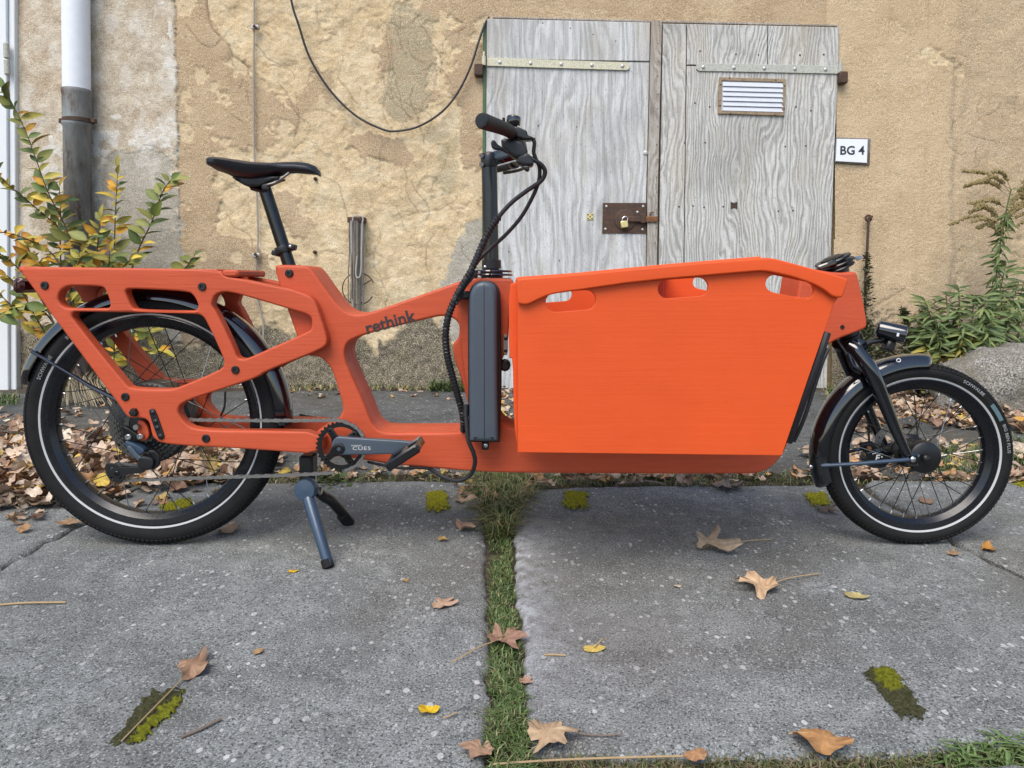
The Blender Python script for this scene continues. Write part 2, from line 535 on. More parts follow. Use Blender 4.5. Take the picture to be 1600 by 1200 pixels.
slab([(1052, 737), (1300, 736), (1600, 736), (2000, 738)], [(962, 610), (1200, 609), (1500, 609), (1800, 611)], M['slab_back'], 200, 100, seed=19, z=-0.010)

# ------------------------------------------------------------------ the rendered house wall
ST = 2.0
xs = np.arange(-90, 1692, ST); ys = np.arange(-70, 640, ST)
PXg, PYg = np.meshgrid(xs, ys)
wx = PXg + (fbm(PXg / 26, PYg / 26, 31, 4) - .5) * 46 + (fbm(PXg / 6, PYg / 6, 35, 2) - .5) * 7
wy = PYg + (fbm(PXg / 26, PYg / 26, 41, 4) - .5) * 46 + (fbm(PXg / 6, PYg / 6, 45, 2) - .5) * 7
# where the outer coat of render still holds between the pipe and the doors
TOP = [[(262, -90), (318, -90), (325, 30), (335, 52), (360, 76), (370, 95), (400, 118), (440, 152), (452, 168), (470, 130), (500, 112), (520, 120), (500, 165), (470, 200), (440, 222), (380, 232), (330, 228), (334, 300), (338, 420), (326, 540), (262, 540)],
       [(588, 64), (606, 40), (625, 8), (655, -60), (760, -60), (760, 60), (720, 40), (690, 10), (676, 60), (682, 110), (690, 150), (664, 172), (640, 192), (604, 172), (584, 112)],
       [(285, 384), (330, 362), (380, 366), (412, 392), (430, 420), (420, 470), (380, 505), (285, 520)],
       [(690, 60), (722, 40), (764, 60), (764, 330), (740, 300), (724, 240), (720, 180), (704, 120)],
       [(545, 205), (600, 210), (650, 240), (640, 262), (590, 250), (550, 240)],
       [(430, 300), (470, 310), (500, 350), (470, 372), (440, 350)]]
T = np.zeros_like(PXg)
for pl in TOP: T = np.maximum(T, in_poly(wx, wy, pl).astype(float))
right = (PXg > 1290).astype(float); above = ((PYg < 60) & (PXg > 740)).astype(float)
T = np.maximum(T, np.maximum(right, above))
for pl in [[(1572, 392), (1598, 372), (1625, 384), (1622, 430), (1590, 440), (1570, 424)], [(1492, 388), (1520, 382), (1530, 402), (1508, 410), (1494, 400)], [(1494, 420), (1512, 414), (1516, 446), (1498, 452)],
           [(1420, 78), (1470, 80), (1500, 96), (1508, 128), (1494, 104), (1456, 90)]]:
    T = np.where(in_poly(wx, wy, pl), 0.0, T)
left = sstep(-1, 1, 274 + PYg * 0.022 + (fbm(PXg / 9, PYg / 9, 3, 3) - .5) * 7 - PXg)
grey = np.maximum(in_poly(wx, wy, [(764, 326), (724, 350), (706, 382), (694, 430), (688, 540), (766, 540)]).astype(float),
                  in_poly(wx, wy, [(146, 262), (180, 236), (240, 222), (272, 230), (276, 300), (288, 420), (286, 560), (140, 560)]).astype(float))
green = np.maximum(in_poly(wx, wy, [(600, 50), (622, 12), (668, 8), (678, 60), (672, 160), (640, 190), (606, 168)]).astype(float) * .8,
                   in_poly(wx, wy, [(672, 200), (715, 196), (718, 270), (690, 300), (676, 250)]).astype(float) * .6)
wn = fbm(PXg / 14, PYg / 14, 51, 5)
white = left * np.clip(sstep(0.50, 0.60, wn) * (in_poly(wx, wy, [(72, 196), (140, 190), (276, 192), (276, 236), (200, 226), (146, 250), (140, 300), (74, 300)]) * 1.0) +
                       sstep(0.42, 0.52, wn) * in_poly(wx, wy, [(74, 205), (104, 200), (106, 330), (78, 318)]) +
                       sstep(0.52, 0.62, wn) * in_poly(wx, wy, [(262, -60), (276, -60), (280, 225), (262, 210)]) + 0.45 * sstep(0.56, 0.66, fbm(PXg / 22, PYg / 40, 57, 5)), 0, 1)
socle_y = 532 + (fbm(PXg / 60, PYg * 0, 61, 4) - .5) * 90 - 22 * ((PXg > 590) & (PXg < 720)) - 6 * (PXg < 300)
socle = sstep(-5, 7, PYg + (fbm(PXg / 8, PYg / 8, 63, 3) - .5) * 22 - socle_y) * (1 - right)
socle = np.maximum(socle, right * sstep(-34, 26, PYg + (fbm(PXg / 12, PYg / 12, 65, 4) - .5) * 70 - 508))
seam = np.exp(-((PXg - 1492 - (fbm(PYg / 30, PYg * 0, 71, 3) - .5) * 12 + (PYg - 250) * .012) / 5.0) ** 2) * (PYg > 90) * right
oldr = right * sstep(-4, 4, PXg - 1494 - (fbm(PYg / 20, PYg * 0, 73, 3) - .5) * 16)
# relief, metres towards the camera
rough = (fbm(PXg / 7, PYg / 7, 81, 3) - .5)
rdg = np.clip(1 - np.abs(fbm(PXg / 34, PYg / 34, 95, 4) - .5) * 26, 0, 1) * sstep(.45, .6, fbm(PXg / 50, PYg / 50, 97, 2))
under = (fbm(PXg / 30, PYg / 30, 83, 5) - .5) * 0.022 + rough * 0.006 - rdg * .005
coat = 0.0065 + (fbm(PXg / 60, PYg / 60, 85, 3) - .5) * 0.010 + rough * 0.0012
flk = sstep(.535, .552, fbm(PXg / 52 + 3, PYg / 52, 101, 6)) * (1 - T) * (1 - left)
flk2 = sstep(.60, .612, fbm(PXg / 40 + 13, PYg / 40, 111, 6)) * T * (1 - left) * (0.25 + 0.75 * (PXg < 760))
under = under + flk * .0042
coat = coat - flk2 * .006
Hh = under * (1 - T) * (1 - left) + coat * T * (1 - left)
Hh = np.where(left > 0.5, 0.017 + (fbm(PXg / 40, PYg / 40, 87, 4) - .5) * 0.009 + rough * 0.0022 - 0.004 * grey + 0.0015 * white, Hh)
Hh = np.where((grey > .5) & (left <= .5), 0.004 + rough * 0.002, Hh)
Hh = Hh - 0.008 * seam + oldr * ((fbm(PXg / 25, PYg / 25, 89, 4) - .5) * 0.012)
Hh = np.where(socle > .3, Hh * .6 - 0.004 + (fbm(PXg / 9, PYg / 9, 91, 4) - .5) * 0.016, Hh)
# cracks: wandering lines
crack = np.zeros_like(PXg)
rs = random.Random(5)
def carve(pts, wdt=1.5, depth=0.006):
    global Hh
    for (x0, y0), (x1, y1) in zip(pts, pts[1:]):
        i0 = int((min(x0, x1) - 8 - xs[0]) / ST); i1 = int((max(x0, x1) + 8 - xs[0]) / ST) + 1
        j0 = int((min(y0, y1) - 8 - ys[0]) / ST); j1 = int((max(y0, y1) + 8 - ys[0]) / ST) + 1
        i0, j0 = max(0, i0), max(0, j0)
        if i1 <= i0 or j1 <= j0: continue
        sx, sy = PXg[j0:j1, i0:i1], PYg[j0:j1, i0:i1]
        dx, dy = x1 - x0, y1 - y0; L2 = dx * dx + dy * dy + 1e-6
        tt = np.clip(((sx - x0) * dx + (sy - y0) * dy) / L2, 0, 1)
        d = np.hypot(sx - x0 - tt * dx, sy - y0 - tt * dy)
        g = np.exp(-(d / wdt) ** 2)
        cur = crack[j0:j1, i0:i1]; new = np.maximum(cur, g)
        Hh[j0:j1, i0:i1] -= depth * (new - cur)
        crack[j0:j1, i0:i1] = new
def wander(x, y, ang, n, step=6, jit=0.5):
    pts = [(x, y)]
    for _ in range(n):
        ang += rs.uniform(-jit, jit)
        x += math.cos(ang) * step; y += math.sin(ang) * step
        pts.append((x, y))
    return pts
for k in range(46):
    x, y = rs.uniform(330, 750), rs.uniform(0, 480)
    carve(wander(x, y, rs.uniform(0, 6.28) if k % 3 else 1.5 + rs.uniform(-.5, .5), rs.randint(4, 20)), rs.uniform(.8, 1.25), rs.uniform(.0015, .004))
for k in range(7):
    carve(wander(rs.uniform(600, 700), rs.uniform(20, 120), 1.5 + rs.uniform(-.4, .4), rs.randint(8, 22), 6, .35), .9, .0025)
for k in range(10):
    carve(wander(rs.uniform(1500, 1600), rs.uniform(60, 480), rs.uniform(0, 6.28), rs.randint(3, 10)), .9, .002)
carve([(322, -40), (324, 10), (327, 30), (334, 48), (358, 70), (364, 88), (380, 98), (394, 112), (404, 118)], 1.7, .008)
carve(wander(1350, 481, 0.05, 12, 6, .2), 1.2, .004)
keep = ~in_poly(PXg, PYg, [(760, 34), (1309, 44), (1300, 640), (760, 640)])
V0 = np.array([U(0, 0, WALL_Y)[:]])
d_y = FPX * _cp + (PPY - PYg) * _sp
sc_ = (WALL_Y - CAM.y) / d_y
WX = (PXg - PPX) * sc_; WZ = CAM.z + (-FPX * _sp + (PPY - PYg) * _cp) * sc_
co = np.stack([WX, WALL_Y - Hh, WZ], -1).reshape(-1, 3)
nu, nv = len(xs), len(ys)
idx = np.arange(nu * nv).reshape(nv, nu)
F = np.stack([idx[:-1, :-1], idx[1:, :-1], idx[1:, 1:], idx[:-1, 1:]], -1)
kq = keep[:-1, :-1] | keep[1:, :-1] | keep[1:, 1:] | keep[:-1, 1:]
F = F[kq].reshape(-1, 4)
m1 = np.stack([T, np.maximum(grey, 0), green], -1).reshape(-1, 3)
m2 = np.stack([socle, left, np.clip(crack + rdg * .35 * (1 - T) * (1 - left), 0, 1)], -1).reshape(-1, 3)
m3 = np.stack([white, right, np.maximum(seam, oldr * .5)], -1).reshape(-1, 3)
m4 = np.stack([flk, flk2, 0 * flk], -1).reshape(-1, 3)
me = np_mesh('render_coat', co, F, {'m1': m1, 'm2': m2, 'm3': m3, 'm4': m4})

t = NT('old wall render'); p = t.pos()
a1, a2, a3 = t.attr('m1'), t.attr('m2'), t.attr('m3')
f1 = t.noise(p, 3.2, 5, 0.6); f2 = t.noise(p, 13, 5, 0.65); f3 = t.noise(p, 170, 3, 0.7); f4 = t.noise(p, 1.4, 4)
und = t.ramp(f2, [(0.30, (0.52, 0.39, 0.225)), (0.48, (0.66, 0.52, 0.325)), (0.62, (0.74, 0.615, 0.42)), (0.78, (0.80, 0.71, 0.55))])
und = t.mix(t.ramp(f1, [(0.54, 0.0), (0.70, 0.45)]), und, (0.62, 0.43, 0.195))
top = t.ramp(f1, [(0.28, (0.37, 0.26, 0.155)), (0.5, (0.45, 0.325, 0.20)), (0.7, (0.53, 0.40, 0.26))])
topr = t.ramp(t.noise(p, 2.4, 5, .6), [(0.30, (0.46, 0.335, 0.20)), (0.5, (0.55, 0.41, 0.255)), (0.72, (0.62, 0.48, 0.32))])
top = t.mix(a3[1], top, topr)
a4 = t.attr('m4')
und = t.mix(t.math('MULTIPLY', a4[0], .40), und, t.ramp(f2, [(0.3, (0.50, 0.365, 0.205)), (0.7, (0.62, 0.465, 0.27))]))
top = t.mix(t.math('MULTIPLY', a4[1], .8), top, (0.66, 0.53, 0.345))
c = t.mix(a1[0], und, top)
lft = t.ramp(f2, [(0.28, (0.34, 0.28, 0.21)), (0.44, (0.49, 0.42, 0.335)), (0.58, (0.62, 0.56, 0.47)), (0.72, (0.73, 0.69, 0.63))])
lft = t.mix(t.ramp(f1, [(0.5, 0), (0.64, 0.6)]), lft, (0.40, 0.29, 0.19))
c = t.mix(a2[1], c, lft)
gry = t.ramp(f2, [(0.3, (0.31, 0.295, 0.26)), (0.7, (0.46, 0.44, 0.395))])
c = t.mix(a1[1], c, gry)
c = t.mix(t.math('MULTIPLY', a1[2], t.ramp(f2, [(0.3, .35), (0.6, 1)])), c, (0.35, 0.315, 0.21))
c = t.mix(a3[0], c, (0.72, 0.71, 0.69))
c = t.mix(t.math('MULTIPLY', a3[2], 0.55), c, (0.30, 0.23, 0.165))
soc = t.ramp(t.noise(p, 24, 5, .7), [(0.28, (0.055, 0.050, 0.036)), (0.5, (0.115, 0.10, 0.072)), (0.7, (0.20, 0.175, 0.13))])
soc = t.mix(t.ramp(t.noise(p, 6, 4), [(0.5, 0), (0.66, .5)]), soc, (0.075, 0.085, 0.035))
c = t.mix(a2[0], c, soc)
c = t.mix(t.ramp(f3, [(0.36, 0.7), (0.48, 0.0)]), c, t.mix(1.0, c, (0.42, 0.36, 0.30), 'MULTIPLY'))
c = t.mix(t.ramp(t.noise(p, 260, 2), [(0.52, 0.0), (0.62, 0.65)]), c, (0.84, 0.74, 0.58))
c = t.mix(t.math('MULTIPLY', a2[2], 0.42), c, (0.085, 0.062, 0.040))
# rain streaks that run down the coat
stk = t.noise(t.pos((14, 14, 1.1)), 1.0, 5, .6)
c = t.mix(t.ramp(stk, [(0.58, 0.0), (0.76, 0.26)]), c, t.mix(1.0, c, (0.55, 0.48, 0.42), 'MULTIPLY'))
hb = t.math('ADD', t.math('MULTIPLY', f3, 0.55), t.math('ADD', t.noise(p, 48, 4, .7), f2))
c = t.mix(1.0, c, (1.0, 0.975, 0.915), 'MULTIPLY')
M['wall'] = t.P(Base_Color=c, Roughness=0.93, Normal=t.bump(hb, 1.0, 0.007), Specular_IOR_Level=0.2)

wall = empty('house_wall', (0, WALL_Y, 0))
tag(wall, 'weathered ochre house wall with flaking render, cracks and a dark damp base', 'wall', kind='thing')
put('render_coat', me, M['wall'], wall, 60)
def wpt(px, py): return U(px, py, WALL_Y)
x0, x1 = WX.min(), WX.max(); ztop = WZ[0].min(); zbot = WZ[-1].min()
mb = MB()     # the wall goes on out of the picture, with an added block behind the doors
mb.box((x0 - 4 + 0.02, WALL_Y + 0.10, 2.2), (8, 0.2, 4.6)); mb.box((x1 + 4 - 0.02, WALL_Y + 0.10, 2.2), (8, 0.2, 4.6))
mb.box(((x0 + x1) / 2, WALL_Y + 0.10, (ztop + 4.5) / 2 - 0.02), (x1 - x0 - .04, 0.2, 4.5 - ztop + .04))
oq0, oq1 = U(740, 36, WALL_Y), U(1330, 640, WALL_Y)
mb.box(((oq0.x + oq1.x) / 2, WALL_Y + .13, 1.25), (oq1.x - oq0.x, .06, 2.7))  # added backing in the door opening, stops sky leaking past the leaves
mb.build('masonry_and_sky_block', M['wall'], wall, 30)
# ------------------------------------------------------------------ wall fittings
def weathered(name, lo, mid, hi, tint, scale=1.0, strength=0.6, wvw=0.20):
    t = NT(name)
    p = t.pos((1, 1, 0.16))
    w1 = t.noise(t.pos((3.2, 3.2, 1.0)), 1.0, 3, .5, col=True)
    vec = t.n('VectorMath', {'operation': 'ADD'}, i0=t.pos((1.0, 1.0, 0.10)), i1=t.n('VectorMath', {'operation': 'SCALE'}, i0=w1, Scale=0.40).outputs[0]).outputs[0]
    wv = t.n('TexWave', {'wave_type': 'BANDS', 'bands_direction': 'X'}, Vector=vec, Scale=9.0 * scale, Distortion=5.5, Detail=3.0, Detail_Scale=2.0, Detail_Roughness=0.6).outputs['Fac']
    fib = t.noise(t.pos((130, 130, 3.2)), 1.0, 6, .72)
    big = t.noise(t.pos((5, 5, 1.6)), 1.0, 5, .6)
    fine = t.noise(t.pos((160, 160, 60)), 1.0, 3, .6)
    c = t.ramp(t.math('ADD', t.math('MULTIPLY', wv, wvw), t.math('MULTIPLY', fib, 1 - wvw)), [(0.28, lo), (0.44, mid), (0.66, hi)])
    c = t.mix(t.ramp(big, [(0.50, 0), (0.70, 0.55)]), c, tint)
    c = t.mix(t.ramp(t.noise(t.pos((2.4, 2.4, 2.0)), 1.0, 4), [(0.50, 0), (0.72, 0.5)]), c, [q * 0.85 for q in lo])
    c = t.mix(t.ramp(fine, [(0.26, 0.65), (0.44, 0)]), c, [q * 0.5 for q in lo])
    hb = t.math('ADD', t.math('MULTIPLY', wv, 0.7), t.math('ADD', fib, t.math('MULTIPLY', fine, .5)))
    return t.P(Base_Color=c, Roughness=0.85, Normal=t.bump(hb, strength, 0.006), Specular_IOR_Level=0.25)
M['door_l'] = weathered('weathered plywood', (0.30, 0.297, 0.28), (0.47, 0.467, 0.45), (0.66, 0.66, 0.645), (0.46, 0.415, 0.335), 0.62, .7, .19)
M['door_r'] = weathered('weathered pine ply', (0.27, 0.26, 0.23), (0.46, 0.45, 0.415), (0.64, 0.628, 0.59), (0.50, 0.445, 0.345), 1.35, .7, .27)
M['batten'] = weathered('brown grey batten', (0.21, 0.18, 0.15), (0.36, 0.32, 0.27), (0.48, 0.45, 0.40), (0.30, 0.225, 0.15), 1.6)
def rusty(name, base, rust, amount=0.5, metal=0.2):
    t = NT(name); p = t.pos()
    k = t.ramp(t.noise(p, 38, 5, .7), [(amount - .12, 0), (amount + .12, 1)])
    c = t.mix(k, base, rust)
    c = t.mix(t.ramp(t.noise(p, 160, 3), [(.4, .5), (.6, 0)]), c, [q * .4 for q in rust])
    return t.P(Base_Color=c, Roughness=0.72, Metallic=metal, Normal=t.bump(t.noise(p, 190, 4), .5, .002))
M['rust'] = rusty('rusty iron', (0.055, 0.040, 0.034), (0.115, 0.055, 0.028), .5)
M['rust_o'] = rusty('orange rust', (0.10, 0.05, 0.03), (0.26, 0.11, 0.035), .45)
M['cream'] = rusty('cream painted strap', (0.66, 0.63, 0.46), (0.55, 0.53, 0.42), .66, 0)
M['palegrey'] = rusty('pale grey painted strap', (0.52, 0.52, 0.45), (0.42, 0.42, 0.37), .62, 0)
M['vent_f'] = rusty('tan metal frame', (0.38, 0.29, 0.18), (0.20, 0.12, 0.07), .58, 0)
M['green'] = plain('green frame paint', (0.055, 0.115, 0.055), 0.6, 0, 0.3, 30)
M['brass'] = plain('brass', (0.68, 0.56, 0.25), 0.38, 0.6, 0.15, 90)
M['zinc'] = plain('zinc bolt', (0.46, 0.45, 0.42), 0.45, 0.6, 0.2, 200)
M['white_paint'] = plain('chalky white paint', (0.74, 0.76, 0.79), 0.7, 0, 0.08, 25, 0.15)
M['white_door'] = plain('white door paint', (0.70, 0.72, 0.72), 0.45, 0, 0.06, 8, 0.1)
M['cable'] = plain('black cable', (0.016, 0.016, 0.018), 0.5, 0, 0.2, 60)
M['wirew'] = plain('pale painted wire', (0.33, 0.30, 0.25), 0.7, 0, 0.2, 60)
M['louvre'] = plain('white louvre', (0.56, 0.58, 0.62), 0.4, 0, 0.08, 30)
M['sign'] = plain('white sign enamel', (0.76, 0.77, 0.78), 0.35, 0, 0.03, 20)
M['ink'] = plain('sign ink', (0.022, 0.024, 0.032), 0.5, 0, 0.1, 60)
t = NT('cast iron pipe'); p = t.pos()
c = t.ramp(t.noise(t.pos((9, 9, 3)), 1.0, 5, .65), [(0.3, (0.075, 0.065, 0.052)), (0.5, (0.17, 0.165, 0.15)), (0.72, (0.27, 0.28, 0.275))])
c = t.mix(t.ramp(t.noise(t.pos((12, 12, 4)), 1.0, 4, .7), [(0.54, 0), (0.66, 1)]), c, (0.085, 0.045, 0.025))
c = t.mix(t.ramp(t.noise(t.pos((5, 5, 2)), 1.0, 3), [(0.55, 0), (0.7, .55)]), c, (0.25, 0.31, 0.32))
M['iron'] = t.P(Base_Color=c, Roughness=0.75, Normal=t.bump(t.noise(p, 120, 4), .5, .003))

DY = WALL_Y - 0.026          # front of the door leaves
def xz(pts, Y): return [(q.x, q.z) for q in (U(px, py, Y) for px, py in pts)]
def slabpx(name, pts, Yf, thick, mat, parent, bev=0.003, holes=(), sharp=35):
    return MB().extr(xz(pts, Yf), [xz(h, Yf) for h in holes], Yf, Yf + thick, bev, 1).build(name, mat, parent, sharp)
def bolt(px, py, Y, r, h, mat, parent, n=10, name='bolt'):
    c = U(px, py, Y)
    return MB().lathe(c, (0, -1, 0), [(r, 0), (r, h * .5), (r * .75, h * .85), (r * .3, h)], n).build(name, mat, parent)
dpiv = U(1035, 606, DY)
# left leaf
dl = empty('shed_door', U(885, 606, DY)); tag(dl, 'left leaf of grey weathered plywood shed doors, with lock plate', 'door', 'shed door leaves', kind='thing')
slabpx('panel', [(760.5, 29), (1016, 35), (1015, 95.5), (760.5, 92)], DY, .045, M['door_l'], dl)
slabpx('panel', [(760.5, 94), (1015, 97.5), (1010, 300), (1008, 607), (757, 607)], DY + .004, .041, M['door_l'], dl)
dr = empty('shed_door', U(1170, 606, DY)); tag(dr, 'right leaf of weathered plank shed doors, with white louvre', 'door', 'shed door leaves', kind='thing')
slabpx('plank', [(1036, 37), (1072.6, 37.4), (1066, 607), (1026, 607)], DY + .002, .043, M['door_r'], dr)
slabpx('plank', [(1074, 37.5), (1199.3, 40), (1198.6, 104), (1073.4, 101)], DY, .045, M['door_r'], dr)
slabpx('plank', [(1200.8, 40), (1311.5, 43), (1310, 107), (1200, 104)], DY + .003, .042, M['door_r'], dr)
slabpx('panel', [(1073.4, 103), (1310, 109), (1303, 250), (1292, 607), (1067.4, 607)], DY + .001, .044, M['door_r'], dr)
bt = slabpx('batten', [(1018, 34), (1034.5, 35), (1028, 300), (1025, 607), (1009.5, 607), (1012, 300)], DY - .014, .04, M['batten'], dr, .002)
for k in range(14):
    yy = 40 + k * 26 + (k * 7) % 5
    bolt(1030.5 - (yy / 360) * 5 - (k % 2) * 1.2, yy, DY - .014, .0035, .0022, M['rust'], dr, 7, 'nail')
for px, py in [(848, 36), (891, 44), (927, 54), (841, 196), (901, 198), (795, 393), (874, 407), (962, 64)]:
    bolt(px, py, DY, .0042, .002, M['rust'], dl, 7, 'nail')
bolt(1009, 239, DY + .004, .016, .006, M['zinc'], dl, 14)
for px, py in [(1094, 80), (1150, 85), (1185, 86), (1250, 86), (1287, 85), (1086, 161), (1109, 167), (1244, 167), (1267, 173), (1070, 223), (1102, 223), (1227, 229), (1259, 228), (1061, 323), (1083, 322), (1100, 324), (1216, 330), (1239, 329), (1130, 323)]:
    bolt(px, py, DY + .001, .006, .002, M['rust'], dr, 8, 'nail')
slabpx('door_frame', [(754.8, 36), (759.6, 36), (756.2, 607), (752.0, 607)], WALL_Y - .02, .06, M['green'], wall, .001)
slabpx('door_frame', [(770, 25.5), (920, 29), (1040, 32), (1308, 38.5), (1309, 41), (1040, 35), (770, 27.8)], WALL_Y - .016, .05, M['batten'], wall, .001)
# strap hinges
def strap(parent, mat, a, b, hgt, hinge, inner):
    (xa, ya), (xb, yb) = a, b
    s_ = 1 if xb > xa else -1
    pts = [(xa, ya - hgt / 2), (xb - s_ * 4, yb - hgt / 2), (xb, yb - hgt / 4), (xb, yb + hgt / 4), (xb - s_ * 4, yb + hgt / 2), (xa, ya + hgt / 2)]
    st = slabpx('hinge_strap', pts, DY - .008, .0085, mat, parent, .0015)
    for k in range(5):
        t_ = 0.09 + k * 0.215
        bolt(xa + (xb - xa) * t_, ya + (yb - ya) * t_, DY - .008, .0115, .006, M['zinc'], st, 12)
    kx, ky = hinge
    q = U(kx, ky, DY - .014)
    MB().lathe(q + Vector((0, 0, -.028)), (0, 0, 1), [(.014, 0), (.014, .056), (.007, .058), (.007, .085), (.003, .088)], 12).build('knuckle', mat, st)
    MB().bbox(U(kx + inner, ky + 15, DY - .012), (.055, .05, .075), .006).build('pintle', M['rust'], parent)
strap(dl, M['cream'], (761, 96.5), (984, 103.5), 12.5, (756, 95), -8)
strap(dr, M['palegrey'], (1310, 109), (1088, 104.5), 12.5, (1313, 107), 3)
# louvre
slabpx('louvre_frame', [(1124, 120.5), (1228.5, 123), (1226, 181), (1122, 177.5)], DY - .012, .014, M['vent_f'], dr, .002,
       holes=[[(1128.5, 126), (1223.5, 128.5), (1221.5, 175.5), (1127, 172.5)]])
slabpx('louvre_backing', [(1128, 125.5), (1224, 128), (1222, 176), (1126.5, 173)], DY - .0035, .004, M['louvre'], dr, 0)
for k in range(6):
    y0_ = 127.5 + k * 7.7
    a_, b_ = U(1129, y0_, DY - .006), U(1223, y0_ + 2.5, DY - .006)
    MB().loft([[q + Vector((0, -.006 * 0, .0)), q + Vector((0, -.0085, -.0285)), q + Vector((0, -.0065, -.0305)), q + Vector((0, .002, -.002))] for q in (a_, b_)]).build('slat', M['louvre'], dr)
for px, py in [(1140, 121.5), (1212, 125), (1126, 132), (1226, 134), (1125, 165), (1225, 170), (1142, 177), (1210, 180)]:
    bolt(px, py, DY - .012, .005, .003, M['rust'], dr, 8, 'screw')
# lock plate, draw bolt, padlock
lp = slabpx('lock_plate', [(942, 317), (1010.5, 317), (1009.5, 365), (941, 364.5)], DY - .002, .008, M['rust'], dl, .001)
c_ = U(977, 344, DY - .002)
MB().lathe(c_, (0, -1, 0), [(.072, 0), (.066, .006), (.04, .010), (.0, .011)], 26).build('lock_boss', M['rust'], lp)
for px, py in [(947.5, 322.5), (1005, 322.5), (946, 358), (1004, 358.5), (973, 331), (996, 331.5)]:
    bolt(px, py, DY - .002, .0085, .005, M['zinc'], lp, 10, 'rivet')
MB().bbox(U(998, 342.5, DY - .016), (.14, .016, .034), .003).build('draw_bolt', M['rust'], lp)
MB().bbox(U(1005, 341.5, DY - .020), (.035, .026, .062), .004).build('bolt_keeper', M['rust'], lp)
MB().bbox(U(1017, 342.5, DY - .022), (.085, .012, .038), .003).build('bolt_end', M['rust_o'], lp)
MB().tube([U(1015, 337, DY - .022), U(1016, 333, DY - .026), U(1018, 331.5, DY - .026), U(1021, 331.5, DY - .024)], .0045, 7).build('hook', M['rust_o'], lp)
pl_ = empty('padlock', U(975, 356, DY - .035)); tag(pl_, 'small brass padlock hanging from the rusty lock plate', 'padlock')
Mr = Matrix.Rotation(R(-8), 3, 'Y')
MB().bbox(U(975.5, 350.5, DY - .035), (.047, .020, .043), .004, Mr).build('padlock_body', M['brass'], pl_)
MB().tube(spline([U(972, 346, DY - .035), U(973, 341, DY - .035), U(977, 338.5, DY - .033), U(980.5, 341, DY - .035), U(980, 346, DY - .035)], 5), .0042, 8).build('shackle', M['steel'], pl_)
for (px, py, mt, lab) in [(922, 338.5, 'brass', 'small square brass keyhole plate on the left door leaf'), (1147, 321, 'rust', 'small rusty keyhole plate on the right door leaf')]:
    kp = slabpx('keyhole_plate', [(px - 5.5, py - 6), (px - 1.5, py - 4.5), (px + 1.5, py - 4.5), (px + 5.5, py - 6), (px + 5, py + 6), (px + 1.5, py + 4.5), (px - 1.5, py + 4.5), (px - 5, py + 6)], DY - .001, .005, M[mt], dl if px < 1000 else dr, .001)
    for ax, ay in ((-3.2, -3), (3.2, -3), (-3.2, 3), (3.2, 3), (0, 0)):
        bolt(px + ax, py + ay, DY - .001, .005, .003, M['ink'], kp, 8, 'screw')

# number sign with mortar edge
sg = empty('number_sign', U(1331, 253, WALL_Y - .03)); tag(sg, 'small white sign reading BG 4 beside the shed doors', 'sign')
slabpx('sign_plate', [(1308, 216.8), (1356, 217.8), (1354.8, 254.6), (1306.4, 251.8)], WALL_Y - .032, .02, M['sign'], sg, .0015)
slabpx('mortar_edge', [(1306.5, 214.5), (1360.5, 216), (1359, 258), (1304.8, 254.5)], WALL_Y - .0195, .016, M['iron'], sg, .003)
tm = text_mesh('BG 4', 0.078, .0006, 0.0016)
o_ = U(1331.5, 235.6, WALL_Y - .033)
map_mesh(tm, lambda v: Vector((o_.x + v.x, o_.y - v.z, o_.z + v.y)))
put('lettering', tm, M['ink'], sg, None)

# downpipe
PY_ = WALL_Y - .11
dp = empty('downpipe', G(124, 606)); tag(dp, 'rain downpipe, white above and rusty cast iron below, behind the shrub', 'downpipe')
ptop, pj, pbot = U(117.5, -90, PY_), U(119.8, 143, PY_), U(124.5, 606, PY_)
MB().tube([ptop, pj], .0795, 28).build('white_pipe', M['white_paint'], dp)
ax_ = (pbot - pj).normalized()
MB().lathe(pj, ax_, [(.084, -.012), (.087, -.004), (.087, .012), (.083, .03), (.083, .19), (.086, .20), (.086, .215), (.079, .225), (.079, (pbot - pj).length)], 28).build('iron_pipe', M['iron'], dp)
kc = U(121.6, 189, PY_)
MB().lathe(kc + Vector((0, 0, -.012)), (0, 0, 1), [(.088, 0), (.088, .024), (.080, .024), (.080, 0)], 28).build('pipe_clip', M['rust'], dp)
for s_ in (-1, 1):
    MB().bbox(kc + Vector((s_ * .10, .0, 0)), (.032, .03, .03), .004).build('clip_ear', M['rust'], dp)
MB().tube([kc + Vector((0, .07, 0)), kc + Vector((0, .13, 0))], .008, 8).build('clip_stem', M['rust'], dp)

# white steel door at the left edge
wd = empty('white_door', U(-40, 618, WALL_Y - .06)); tag(wd, 'white painted steel door with barrel hinge at the left edge', 'door', kind='thing')
wb = 622
slabpx('door_leaf', [(-260, -80), (9, -80), (13, wb), (-260, wb)], WALL_Y - .07, .04, M['white_door'], wd, .004)
slabpx('door_frame', [(13, -80), (22, -80), (25.5, wb), (16.5, wb)], WALL_Y - .05, .06, M['white_door'], wd, .004)
hq = U(10.5, 92, WALL_Y - .085)
for dz in (-.052, .052):
    MB().lathe(hq + Vector((0, 0, dz - .05)), (0, 0, 1), [(.010, 0), (.017, .006), (.017, .092), (.010, .10)], 12).build('hinge', M['palegrey'], wd)

